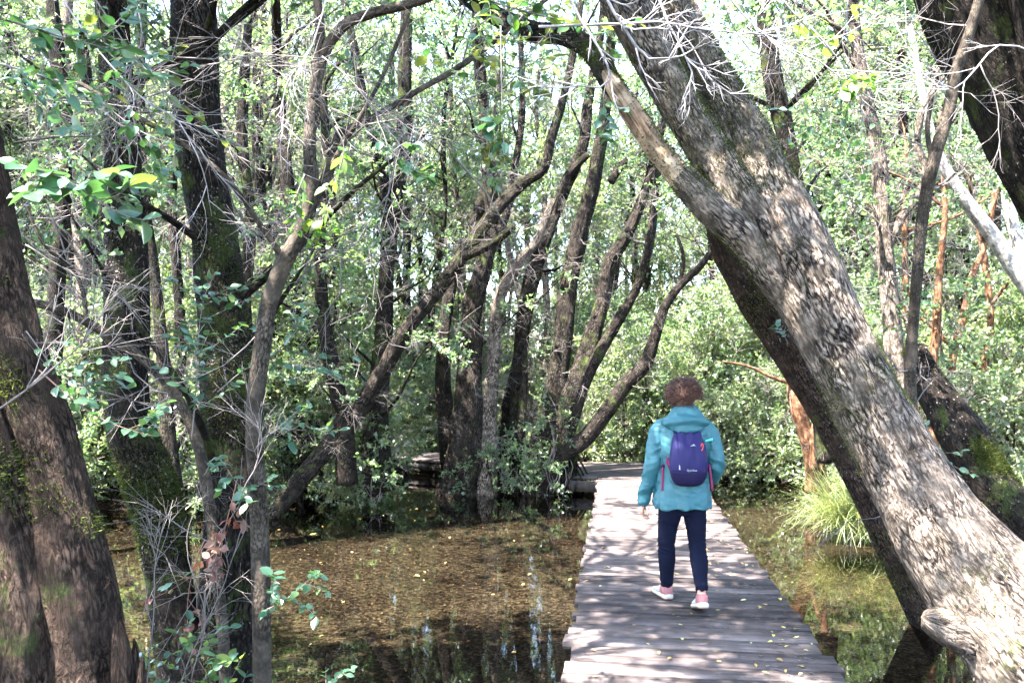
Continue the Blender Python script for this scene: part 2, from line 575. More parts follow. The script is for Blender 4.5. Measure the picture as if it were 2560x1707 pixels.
def ground_mat():
    m, n, out = mat('leafy_ground')
    bs = N(n, 'ShaderNodeBsdfPrincipled')
    bs.inputs['Specular IOR Level'].default_value = 0.02
    n.links.new(bs.outputs[0], out.inputs[0])
    tc = n.nodes.new('ShaderNodeTexCoord')
    v = N(n, 'ShaderNodeTexVoronoi')
    v.inputs['Scale'].default_value = 34
    v.inputs['Randomness'].default_value = 1
    n.links.new(tc.outputs['Object'], v.inputs['Vector'])
    sep = n.nodes.new('ShaderNodeSeparateColor')
    n.links.new(v.outputs['Color'], sep.inputs[0])
    cr = ramp(n, sep.outputs[0], [(0.0, (0.004, 0.0033, 0.0027)), (0.4, (0.0125, 0.0098, 0.0078)), (0.75, (0.027, 0.0208, 0.0155)), (1.0, (0.052, 0.040, 0.029))])
    b = N(n, 'ShaderNodeTexNoise')
    b.inputs['Scale'].default_value = 1.1
    b.inputs['Detail'].default_value = 6
    n.links.new(tc.outputs['Object'], b.inputs['Vector'])
    br = ramp(n, b.outputs[0], [(0.35, (0.55, 0.5, 0.42)), (0.65, (1.2, 1.15, 0.95))])
    mx = N(n, 'ShaderNodeMix', data_type='RGBA', blend_type='MULTIPLY')
    mx.inputs[0].default_value = 1
    n.links.new(cr.outputs[0], mx.inputs[6])
    n.links.new(br.outputs[0], mx.inputs[7])
    n.links.new(mx.outputs[2], bs.inputs['Base Color'])
    bs.inputs['Roughness'].default_value = 0.85
    bp = N(n, 'ShaderNodeBump')
    bp.inputs['Strength'].default_value = 0.7
    bp.inputs['Distance'].default_value = 0.02
    n.links.new(v.outputs['Distance'], bp.inputs['Height'])
    n.links.new(bp.outputs[0], bs.inputs['Normal'])
    return m


def water_mat():
    m, n, out = mat('pond_water')
    tr = N(n, 'ShaderNodeBsdfTransparent')
    tr.inputs[0].default_value = (0.78, 0.78, 0.73, 1)
    gl = N(n, 'ShaderNodeBsdfGlossy')
    gl.inputs['Roughness'].default_value = 0.0
    gl.inputs['Color'].default_value = (1, 1, 1, 1)
    fr = N(n, 'ShaderNodeFresnel')
    fr.inputs[0].default_value = 1.33
    tc = n.nodes.new('ShaderNodeTexCoord')
    mp = N(n, 'ShaderNodeMapping')
    mp.inputs['Scale'].default_value = (1, 1.7, 1)
    n.links.new(tc.outputs['Object'], mp.inputs[0])
    t = N(n, 'ShaderNodeTexNoise')
    t.inputs['Scale'].default_value = 5.5
    t.inputs['Detail'].default_value = 4
    t.inputs['Roughness'].default_value = 0.6
    n.links.new(mp.outputs[0], t.inputs['Vector'])
    bp = N(n, 'ShaderNodeBump')
    bp.inputs['Strength'].default_value = 0.06
    bp.inputs['Distance'].default_value = 0.004
    n.links.new(t.outputs[0], bp.inputs['Height'])
    n.links.new(bp.outputs[0], gl.inputs['Normal'])
    n.links.new(bp.outputs[0], fr.inputs['Normal'])
    mx = N(n, 'ShaderNodeMixShader')
    n.links.new(fr.outputs[0], mx.inputs[0])
    n.links.new(tr.outputs[0], mx.inputs[1])
    n.links.new(gl.outputs[0], mx.inputs[2])
    n.links.new(mx.outputs[0], out.inputs[0])
    return m


PLANK = wood_plank_mat()
BEAM = plain('beam_wood', (0.03, 0.025, 0.022), 0.8, 0.4, 12, 0.5, 60)

# ------------------------------------------------------------------ ground, water
def shore_y(x):
    return np.interp(x, [-30, -8, -3.2, -2.2, 0.5, 1.6, 3.4, 4.6, 6, 7.5, 30], [10.5, 11.8, 12.6, 19.6, 19.6, 17.6, 16.8, 15.2, 13.4, 11, 10])


def ground_h(x, y):
    q = np.stack([x * 0.7, y * 0.7, np.zeros_like(x)], -1)
    nz = fbm(q.reshape(-1, 3), 3).reshape(x.shape)
    d = np.maximum.reduce([y - shore_y(x), x - 6.6 - 0.25 * np.maximum(0, 6 - y), -9.5 - x, -4.0 - y]) + 0.5 * nz
    t = np.clip((d + 0.8) / 1.6, 0, 1)
    t = t * t * (3 - 2 * t)
    h = -0.62 + 0.46 * t + 0.035 * np.clip(d - 1, 0, 60) + 0.05 * nz * (0.3 + t)
    # small islet of roots that carries the clump of stems
    e = np.exp(-(((x - 0.05) / 1.05) ** 4 + ((y - 14.35) / 0.5) ** 2))
    return h + 0.72 * e * (1 + 0.3 * nz)


xs = np.concatenate([np.linspace(-320, -24, 14), np.linspace(-22, 22, 221), np.linspace(24, 320, 14)])
ys = np.concatenate([np.linspace(-300, -14, 12), np.linspace(-12, 40, 261), np.linspace(42, 400, 20)])
X, Yg = np.meshgrid(xs, ys)
H = ground_h(X, Yg)
H = np.minimum(H, 1.4)
g = Geo()
nx, ny = len(xs), len(ys)
ii, jj = np.meshgrid(np.arange(ny - 1), np.arange(nx - 1), indexing='ij')
a = (ii * nx + jj).ravel()
g.add(np.stack([X, Yg, H], -1), np.stack([a, a + 1, a + nx + 1, a + nx], -1))
GROUND = ground_mat()
link('ground', g.mesh('ground', GROUND), kind='structure')
g = Geo()
g.add([(-40, -30, WATER_Z), (40, -30, WATER_Z), (40, 24, WATER_Z), (-40, 24, WATER_Z)], [(0, 1, 2, 3)])
link('water', g.mesh('water', water_mat(), False), kind='structure')


# ------------------------------------------------------------------ boardwalk
DX = 0.128                       # the deck runs 7.3 degrees to the right of the view
dvec = np.array([DX, 1.0]) / math.hypot(DX, 1)
pvec = np.array([dvec[1], -dvec[0]])
walk = thing('boardwalk', 'weathered grey plank boardwalk crossing the clear shallow pond', 'boardwalk')


def box_geo(lx, ly, lz, bev=0.006, segs=5, wob=0.0, seed=0):
    """a plank along x with chamfered top edges and slightly uneven ends and surface"""
    g = Geo()
    xs = np.linspace(-lx / 2, lx / 2, segs)
    prof = [(-ly / 2, -lz), (-ly / 2, -bev), (-ly / 2 + bev, 0), (ly / 2 - bev, 0), (ly / 2, -bev), (ly / 2, -lz)]
    r = np.random.default_rng(seed)
    vs = []
    for k, x in enumerate(xs):
        dy = r.normal(0, wob) if wob else 0
        dz = r.normal(0, wob * 0.5) if wob else 0
        for (y, z) in prof:
            vs.append((x + (r.normal(0, wob) if k in (0, segs - 1) else 0), y + dy * 0.5, z + dz))
    n = len(prof)
    q = []
    for k in range(segs - 1):
        for j in range(n):
            a, b = k * n + j, k * n + (j + 1) % n
            q.append((a, b, b + n, a + n))
    g.add(vs, q)
    t = []
    for base, rev in ((0, False), ((segs - 1) * n, True)):
        for j in range(1, n - 1):
            t.append((base, base + j + 1, base + j) if not rev else (base, base + j, base + j + 1))
    g.t.append(np.array(t, np.int64))
    g.tm.append(np.zeros(len(t), np.int32))
    return g


plank_meshes = [box_geo(1.0, 1.0, 0.04, 0.006, 6, 0.0015, k).mesh('plank', PLANK, False) for k in range(6)]
# unit-width meshes would stretch the grain, so make each width class at its true size
widths = [0.118, 0.132, 0.145, 0.16, 0.185]
pl_m = {}
for wd in widths:
    for L in (1.57, 2.4, 1.3):
        pl_m[(wd, L)] = [box_geo(L, wd - 0.016, 0.045, 0.007, 7, 0.0022, int(wd * 1000) + k + int(L * 10)).mesh('plank', PLANK, False) for k in range(3)]
for m_ in plank_meshes:
    bpy.data.meshes.remove(m_)


def put_plank(cx, cy, ang, wd, L, dz=0.0, tilt=0.0):
    o = bpy.data.objects.new('plank', random.choice(pl_m[(wd, L)]))
    COL.objects.link(o)
    o.parent = walk
    o.location = (cx, cy, dz)
    o.rotation_euler = (tilt, random.gauss(0, 0.0015), ang)
    return o


ang0 = math.atan2(pvec[1], pvec[0])
x0c = 0.266 + 0.785            # centre of the deck at depth 4.61
s = 2.2
while s < 13.7:
    wd = random.choice(widths)
    s += wd / 2 + abs(random.gauss(0, 0.004))
    c = np.array([x0c, 4.61]) + dvec * (s - 4.61)
    sh = random.gauss(0, 0.018)
    c = c + pvec * sh
    put_plank(c[0], c[1], ang0 + random.gauss(0, 0.003), wd, 1.57, random.gauss(0, 0.005), random.gauss(0, 0.012))
    s += wd / 2
while s < 16.1:                # the deck widens where it turns
    wd = random.choice(widths)
    s += wd / 2
    c = np.array([x0c, 4.61]) + dvec * (s - 4.61) + pvec * (-0.35 - 0.42 * (s - 13.7) + random.gauss(0, 0.02) + 0.1)
    put_plank(c[0], c[1], ang0 + random.gauss(0, 0.004), wd, 2.4, random.gauss(0, 0.0025))
    s += wd / 2
leg = [np.array([0.75, 15.75]), np.array([-1.3, 16.95]), np.array([-3.2, 18.2]), np.array([-6.5, 21.0])]
for A, B_ in zip(leg[:-1], leg[1:]):
    L = np.linalg.norm(B_ - A)
    u = (B_ - A) / L
    t = 0.0
    while t < L:
        wd = random.choice(widths[2:])
        c = A + u * (t + wd / 2)
        put_plank(c[0], c[1], math.atan2(-u[0], u[1]), wd, 1.3, random.gauss(0, 0.003) + 0.004)
        t += wd


def beam(a, b, z0, z1, wd):
    a, b = np.array(a, float), np.array(b, float)
    u = (b - a) / np.linalg.norm(b - a)
    p = np.array([u[1], -u[0]]) * wd / 2
    g = Geo()
    vs = [(*(q), z) for z in (z0, z1) for q in (a - p, a + p, b + p, b - p)]
    g.add(vs, [(0, 3, 2, 1), (4, 5, 6, 7), (0, 1, 5, 4), (1, 2, 6, 5), (2, 3, 7, 6), (3, 0, 4, 7)])
    link('beam', g.mesh('beam', BEAM, False), walk)


def deck_pt(s, off):
    return np.array([x0c, 4.61]) + dvec * (s - 4.61) + pvec * off


for off in (-0.68, 0, 0.68):
    beam(deck_pt(2.2, off), deck_pt(13.6, off), -0.20, -0.05, 0.07)
beam(deck_pt(13.55, -1.2), deck_pt(16.05, -2.3), -0.22, -0.05, 0.07)
beam(deck_pt(13.55, 0.7), deck_pt(16.05, -0.1), -0.22, -0.05, 0.07)
beam(deck_pt(13.62, -1.25), deck_pt(13.62, 0.75), -0.22, -0.05, 0.06)
for A, B_ in zip(leg[:-1], leg[1:]):
    u = (B_ - A) / np.linalg.norm(B_ - A)
    p = np.array([-u[1], u[0]])
    for o_ in (-0.6, 0.6):
        beam(A + p * o_, B_ + p * o_, -0.2, -0.047, 0.06)
for s_ in np.arange(3.0, 16, 1.6):
    for off in (-0.68, 0.68):
        q = deck_pt(s_, off if s_ < 13.7 else off - 0.7)
        g = tube([[q[0], q[1], -0.75, 0.05], [q[0], q[1], -0.06, 0.05]], 8, 0.3)
        link('post', g.mesh('post', BEAM), walk)

# ------------------------------------------------------------------ twig and leaf sprays
def stick(p0, p1, r0, r1, seed=0):
    d = p1 - p0
    u = d / (np.linalg.norm(d) + 1e-9)
    a = np.cross(u, [0.3, 0.2, 0.93])
    a /= np.linalg.norm(a) + 1e-9
    b = np.cross(u, a)
    vs = []
    for p, r in ((p0, r0), (p1, r1)):
        for k in range(3):
            t = 2.0944 * k
            vs.append(p + r * (a * math.cos(t) + b * math.sin(t)))
    return vs, [(0, 1, 4, 3), (1, 2, 5, 4), (2, 0, 3, 5)]


def make_spray(r, L=0.5, n_side=7, leaves=34, ls=0.045, leafy=True, depth=2):
    sv, sq, lv = [], [], []
    anchors = []

    def grow(p, d, L, r0, lev):
        k = 4 if lev == 0 else (2 if lev == 1 else 1)
        pts = [p]
        dd = d.copy()
        for i in range(k):
            dd = dd + r.normal(0, 0.22 if leafy else 0.3, 3)
            dd /= np.linalg.norm(dd)
            q = pts[-1] + dd * L / k
            ra, rb = r0 * (1 - 0.7 * i / k), r0 * (1 - 0.7 * (i + 1) / k)
            v, f = stick(pts[-1], q, ra, rb)
            b = len(sv)
            sv.extend(v)
            sq.extend([tuple(x + b for x in ff) for ff in f])
            pts.append(q)
        for i in range(k):
            anchors.append((pts[i], pts[i + 1], lev))
        if lev < depth:
            for j in range(n_side if lev == 0 else max(2, n_side // 2)):
                t = r.uniform(0.15, 1.0) * k
                i = min(k - 1, int(t))
                base = pts[i] + (pts[i + 1] - pts[i]) * (t - i)
                ax = r.normal(0, 1, 3)
                ax -= dd * ax.dot(dd)
                ax /= np.linalg.norm(ax)
                nd = dd * r.uniform(0.5, 1.0) + ax * r.uniform(0.5, 1.0)
                nd /= np.linalg.norm(nd)
                grow(base, nd, L * r.uniform(0.3, 0.6), r0 * 0.45, lev + 1)

    grow(np.zeros(3), np.array([1.0, 0, 0]), L, 0.0055 if leafy else 0.006, 0)
    if leafy:
        n = leaves
        lo = [a_ for a_ in anchors if a_[2] > 0] or anchors
        ids = r.integers(0, len(lo), n)
        for i in ids:
            a_, b_, lev = lo[i]
            t = r.uniform()
            p = a_ + (b_ - a_) * t
            ax = (b_ - a_) / (np.linalg.norm(b_ - a_) + 1e-9)
            d = ax * 0.5 + r.normal(0, 0.6, 3)
            d /= np.linalg.norm(d)
            up = np.array([0, 0, 1.0]) + r.normal(0, 0.8, 3)
            sd = np.cross(d, up)
            sd /= np.linalg.norm(sd) + 1e-9
            nn = np.cross(sd, d)
            l = ls * r.uniform(0.45, 1.45)
            wdt = l * r.uniform(0.22, 0.34)
            lv.append([p, p + d * l * 0.45 + sd * wdt + nn * l * 0.08, p + d * l, p + d * l * 0.45 - sd * wdt + nn * l * 0.08])
    return (np.array(sv), np.array(sq), np.array(lv) if leafy else np.zeros((0, 4, 3)))


sr = np.random.default_rng(3)
BANK_LEAF = [make_spray(sr, 0.45, 5, 62, 0.060, True, 1) for _ in range(8)]
BANK_FINE = [make_spray(sr, 0.42, 5, 84, 0.050, True, 1) for _ in range(8)]
BANK_TWIG = [make_spray(sr, 0.75, 6, 0, 0, False, 2) for _ in range(8)]


def place_sprays(g, bank, pos, dirs, scl, r, mt=0, ml=1, tint0=0.5, tvar=0.3):
    """put one spray of the bank at each position, its axis along dirs"""
    k = r.integers(0, len(bank), len(pos))
    up = np.array([0, 0, 1.0])
    for b in range(len(bank)):
        idx = np.where(k == b)[0]
        if not len(idx):
            continue
        sv, sq, lv = bank[b]
        d = dirs[idx] / (np.linalg.norm(dirs[idx], axis=1)[:, None] + 1e-9)
        y = np.cross(np.broadcast_to(up, d.shape), d)
        y /= np.linalg.norm(y, axis=1)[:, None] + 1e-9
        z = np.cross(d, y)
        R = np.stack([d, y, z], -1)                # columns
        s = scl[idx]
        m = len(idx)
        V = np.einsum('kij,nj->kni', R, sv) * s[:, None, None] + pos[idx][:, None, :]
        Q = (sq[None] + (np.arange(m) * len(sv))[:, None, None]).reshape(-1, 4)
        g.add(V.reshape(-1, 3), Q, mat=mt, tint=np.repeat(r.uniform(0, 1, m), len(sv)))
        if len(lv):
            nl = len(lv)
            L = np.einsum('kij,nj->kni', R, lv.reshape(-1, 3)) * s[:, None, None] + pos[idx][:, None, :]
            base = (np.arange(m * nl) * 4)[:, None]
            T = np.concatenate([base + np.array([0, 1, 2]), base + np.array([0, 2, 3])])
            ct = np.clip(tint0 + r.normal(0, tvar * 0.5, m), 0, 1)
            tt = np.clip(np.repeat(ct, nl) + r.normal(0, tvar * 0.6, m * nl), 0, 1)
            g.add(L.reshape(-1, 3), None, T, mat=ml, tint=np.repeat(tt, 4))


def rand_dirs(r, n, up=0.25):
    d = r.normal(0, 1, (n, 3))
    d /= np.linalg.norm(d, axis=1)[:, None]
    d[:, 2] += up
    return d


def clump(g, c, rad, n, bank, r, scl=1.0, up=0.25, tint0=0.5, mt=0, ml=1, flat=0.8):
    d = rand_dirs(r, n, up)
    pos = np.asarray(c) + d * rad * r.uniform(0.0, 0.75, (n, 1)) * np.array([1, 1, flat])
    place_sprays(g, bank, pos, d, scl * r.uniform(0.7, 1.25, n), r, mt, ml, tint0)


def limb(g, a, b, r0, r1, r, sag=0.15, sides=5, mat_=0, ds=0.25):
    a, b = np.asarray(a, float), np.asarray(b, float)
    L = np.linalg.norm(b - a)
    m1 = a + (b - a) * 0.35 + r.normal(0, sag * L * 0.35, 3)
    m2 = a + (b - a) * 0.7 + r.normal(0, sag * L * 0.35, 3)
    g.merge(tube(np.array([[*a, r0], [*m1, r0 * 0.7 + r1 * 0.3], [*m2, r0 * 0.35 + r1 * 0.65], [*b, r1]]), sides, ds, mat=mat_, seed=int(r.integers(0, 99))))


# ------------------------------------------------------------------ background trees and shrubs (prototypes)
def bg_tree(k, H, lean, spread, nclump, per, bank, bark, leafm, t0):
    r = np.random.default_rng(100 + k)
    root = thing('thicket_tree', 'tree', 'tree')
    g = Geo()
    lx, ly = r.normal(0, lean, 2)
    path = []
    for t in np.linspace(0, 1, 7):
        path.append([lx * t ** 1.5 + r.normal(0, 0.12) * t, ly * t ** 1.5 + r.normal(0, 0.12) * t, -0.5 + (H + 0.5) * t, 0.02 + (0.10 + 0.02 * k % 3 * 0.01) * (1 - t) ** 0.8])
    path = np.array(path)
    g.merge(tube(path, 9, 0.22, 0.12, 0.012, 20, 0.2, seed=k))
    # a second stem
    p2 = path.copy()
    a = r.uniform(0, 6.28)
    for i in range(len(p2)):
        t = i / 6
        p2[i, 0] += math.cos(a) * (0.05 + 1.6 * t)
        p2[i, 1] += math.sin(a) * (0.05 + 1.6 * t)
        p2[i, 3] *= 0.7
    g.merge(tube(p2, 8, 0.25, 0.1, 0.008, 20, 0.2, seed=k + 9))
    cr = Geo()
    tw = Geo()
    for i in range(nclump):
        z = r.uniform(0.12, 1.0) ** 0.85
        ph = r.uniform(0, 6.28)
        rad = spread * math.sqrt(r.uniform(0.05, 1)) * (0.7 + 0.5 * math.sin(z * 3.0))
        src = path if r.uniform() < 0.5 else p2
        f = z * 6
        i0 = min(5, int(f))
        base = src[i0, :3] + (src[i0 + 1, :3] - src[i0, :3]) * (f - i0)
        c = base + np.array([math.cos(ph) * rad, math.sin(ph) * rad, r.uniform(0.0, 0.5)])
        fb = max(0, f - r.uniform(0.3, 0.9))
        i1 = min(5, int(fb))
        bb = src[i1, :3] + (src[i1 + 1, :3] - src[i1, :3]) * (fb - i1)
        limb(g, bb, c, 0.02, 0.006, r, 0.2, 5, 0, 0.3)
        clump(cr, c, r.uniform(0.45, 0.85), per, bank, r, 1.15, 0.2, t0 + r.normal(0, 0.12))
        if r.uniform() < 0.6:
            n = 5
            place_sprays(tw, BANK_TWIG, c + r.normal(0, 0.35, (n, 3)), rand_dirs(r, n, 0.1), r.uniform(0.7, 1.3, n), r)
    link('trunk', g.mesh('trunk', bark), root)
    cr.merge(tw)
    link('crown', cr.mesh('crown', [TWIG, leafm], False), root, kind='stuff')
    return root


def bg_shrub(k, H, spread, nclump, per, bank, leafm, t0):
    r = np.random.default_rng(300 + k)
    root = thing('shrub', 'shrub', 'shrub')
    g, cr = Geo(), Geo()
    for i in range(nclump):
        ph = r.uniform(0, 6.28)
        z = H * r.uniform(0.05, 1.0)
        rad = spread * math.sqrt(r.uniform(0, 1)) * (1.1 - 0.5 * z / H)
        c = np.array([math.cos(ph) * rad, math.sin(ph) * rad, z])
        limb(g, np.array([r.normal(0, 0.12), r.normal(0, 0.12), -0.3]), c, 0.018, 0.005, r, 0.2, 5, 0, 0.25)
        clump(cr, c, r.uniform(0.3, 0.55), per, bank, r, 0.95, 0.25, t0 + r.normal(0, 0.12))
        if r.uniform() < 0.5:
            place_sprays(cr, BANK_TWIG, c + r.normal(0, 0.2, (3, 3)), rand_dirs(r, 3, 0.3), r.uniform(0.6, 1.0, 3), r)
    link('stems', g.mesh('stems', BARK), root)
    link('foliage', cr.mesh('foliage', [TWIG, leafm], False), root, kind='stuff')
    return root


T_PROTO = [
    bg_tree(0, 10.5, 0.8, 1.7, 36, 13, BANK_FINE, BARK, LEAF_S, 0.5),
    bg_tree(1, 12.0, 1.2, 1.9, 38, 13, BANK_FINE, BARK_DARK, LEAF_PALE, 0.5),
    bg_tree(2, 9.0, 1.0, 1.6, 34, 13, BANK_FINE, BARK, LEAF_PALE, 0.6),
    bg_tree(3, 11.0, 0.5, 2.0, 40, 12, BANK_LEAF, BARK_DARK, LEAF_S, 0.6),
    bg_tree(4, 10.0, 1.5, 1.8, 36, 13, BANK_FINE, BARK_PALE, LEAF_S, 0.7),
]
S_PROTO = [
    bg_shrub(0, 2.4, 1.1, 24, 16, BANK_FINE, LEAF_S, 0.65),
    bg_shrub(1, 1.6, 1.0, 21, 16, BANK_FINE, LEAF_PALE, 0.6),
    bg_shrub(2, 3.2, 1.2, 28, 16, BANK_LEAF, LEAF_S, 0.75),
]
used = set()


def put(protos, k, loc, rz, s, label, group):
    root = protos[k]
    if id(root) not in used:
        used.add(id(root))
        root.location = loc
        root.rotation_euler = (0, 0, rz)
        root.scale = (s, s, s)
        root['label'] = label
        root['group'] = group
        return root
    return copy_tree(root, loc, rz, s, label, group)


def gh(x, y):
    return float(min(1.4, ground_h(np.array([x]), np.array([y]))[0]))


def near_leg(x, y):
    p = np.array([x, y])
    for A, B_ in zip(leg[:-1], leg[1:]):
        t = np.clip((p - A).dot(B_ - A) / (B_ - A).dot(B_ - A), 0, 1)
        if np.linalg.norm(A + (B_ - A) * t - p) < 1.25:
            return True
    return False


br = np.random.default_rng(77)
placed = []
tries = 0
while len(placed) < 92 and tries < 6000:
    tries += 1
    Y = 13.5 + 22 * br.uniform() ** 1.3
    x = br.uniform(-(Y * 0.62 + 2.5), Y * 0.62 + 2.5)
    if Y < shore_y(x) + 0.9 or near_leg(x, Y):
        continue
    if x > 0.3 and x < 3.4 and Y < 18.5:
        continue
    if any((x - a) ** 2 + (Y - b) ** 2 < 1.5 ** 2 for a, b in placed):
        continue
    placed.append((x, Y))
    zone = 'left' if x < -0.14 * Y else ('right' if x > 0.2 * Y else 'middle')
    kk = int(br.integers(0, 5))
    look = ['brown trunked tree with small green leaves', 'tall dark trunked tree with pale leaves', 'shorter brown trunked tree with pale leaves', 'dark trunked broad crowned tree', 'pale barked leaning tree'][kk]
    where = {'left': 'beyond the left bank', 'middle': 'behind the far boardwalk', 'right': 'beyond the right bank'}[zone]
    far = 'in the front row ' if Y < 19 else ('in the second row ' if Y < 25 else 'far back ')
    put(T_PROTO, kk, (x, Y, gh(x, Y)), br.uniform(0, 6.28), br.uniform(0.85, 1.2), look + ' ' + far + where, 'thicket trees in the ' + zone + ' background')
sp = []
tries = 0
while len(sp) < 84 and tries < 6000:
    tries += 1
    Y = 11 + 12 * br.uniform() ** 1.6
    x = br.uniform(-(Y * 0.62 + 1), Y * 0.62 + 1)
    if Y < shore_y(x) - 0.25 or near_leg(x, Y) or (x > 0.2 and x < 3.0 and Y < 16.9):
        continue
    if any((x - a) ** 2 + (Y - b) ** 2 < 0.8 for a, b in sp):
        continue
    sp.append((x, Y))
    zone = 'left' if x < -0.14 * Y else ('right' if x > 0.2 * Y else 'middle')
    kk = int(br.integers(0, 3))
    look = ['rounded green shrub', 'low pale leaved shrub', 'tall dense shrub with larger leaves'][kk]
    where = {'left': 'on the left bank', 'middle': 'beside the far boardwalk', 'right': 'on the right bank'}[zone]
    far = 'at the water edge ' if Y < shore_y(x) + 1.2 else ('a step back ' if Y < shore_y(x) + 4 else 'among the trees ')
    put(S_PROTO, kk, (x, Y, gh(x, Y) - 0.05), br.uniform(0, 6.28), br.uniform(0.8, 1.25), look + ' ' + far + where, 'shrubs on the ' + zone + ' bank')

# far wood: one mass that closes the view beyond the trees
r = np.random.default_rng(5)
g = Geo()
for a in np.linspace(-38, 38, 58):
    for z in (1.2, 3.6, 6.0, 8.6, 11.2, 13.6):
        Y = 40 + r.uniform(-2, 3)
        clump(g, (a + r.normal(0, 0.5), Y, z + r.normal(0, 0.5)), 1.9, 7, BANK_FINE, r, 3.0, 0.1, 0.5)
    g.merge(tube(np.array([[a, 40, -0.3, 0.16], [a + r.normal(0, 0.6), 40, 7, 0.1], [a + r.normal(0, 1), 40, 15, 0.04]]), 6, 1.5, mat=0))
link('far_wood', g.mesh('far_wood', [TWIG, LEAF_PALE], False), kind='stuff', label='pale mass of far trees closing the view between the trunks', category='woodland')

# ------------------------------------------------------------------ explicit trees
def surface_points(me, n, r):
    nv = len(me.vertices)
    co = np.empty(nv * 3, np.float32)
    me.vertices.foreach_get('co', co)
    no = np.empty(nv * 3, np.float32)
    me.vertex_normals.foreach_get('vector', no)
    co, no = co.reshape(-1, 3), no.reshape(-1, 3)
    return co, no


def tufts(me, n, r, size, dens_fn, mode='moss'):
    co, no = surface_points(me, n, r)
    wgt = dens_fn(co, no)
    idx = np.where(wgt > 0)[0]
    if not len(idx):
        return None
    pr = wgt[idx] / wgt[idx].sum()
    pick = r.choice(idx, n, p=pr)
    nn = no[pick]
    jit = r.normal(0, 0.012, (n, 3))
    p = co[pick] + jit - nn * (jit * nn).sum(1)[:, None]
    sd = np.cross(nn, r.normal(0, 1, (n, 3)))
    sd /= np.linalg.norm(sd, axis=1)[:, None] + 1e-9
    g = Geo()
    s = size * r.uniform(0.5, 1.5, n)[:, None]
    if mode == 'moss':
        tip = nn + r.normal(0, 0.6, (n, 3))
        V = np.stack([p - sd * s * 0.28, p + sd * s * 0.28, p + tip * s], 1).reshape(-1, 3)
        T = (np.arange(n) * 3)[:, None] + np.array([0, 1, 2])
        g.add(V, None, T, tint=np.repeat(r.uniform(0, 1, n), 3))
    else:
        dn = np.cross(nn, sd)
        sd, dn = sd * 0.35, dn
        ax = np.array([0.35, 0, -0.93])[None] + r.normal(0, 0.25, (n, 3))
        dn = ax - nn * (ax * nn).sum(1)[:, None]
        dn /= np.linalg.norm(dn, axis=1)[:, None] + 1e-9
        sd = np.cross(dn, nn) * 0.35
        q = p + nn * 0.002
        lift = nn * r.uniform(0.1, 0.5, (n, 1))
        V = np.stack([q - sd * s, q + sd * s, q + sd * s * 0.7 + (dn + lift) * s, q - sd * s * 0.8 + (dn + lift) * s * 0.9], 1).reshape(-1, 3)
        b = (np.arange(n) * 4)[:, None]
        g.add(V, b + np.array([0, 1, 2, 3]), None, tint=np.repeat(r.uniform(0, 1, n), 4))
    return g


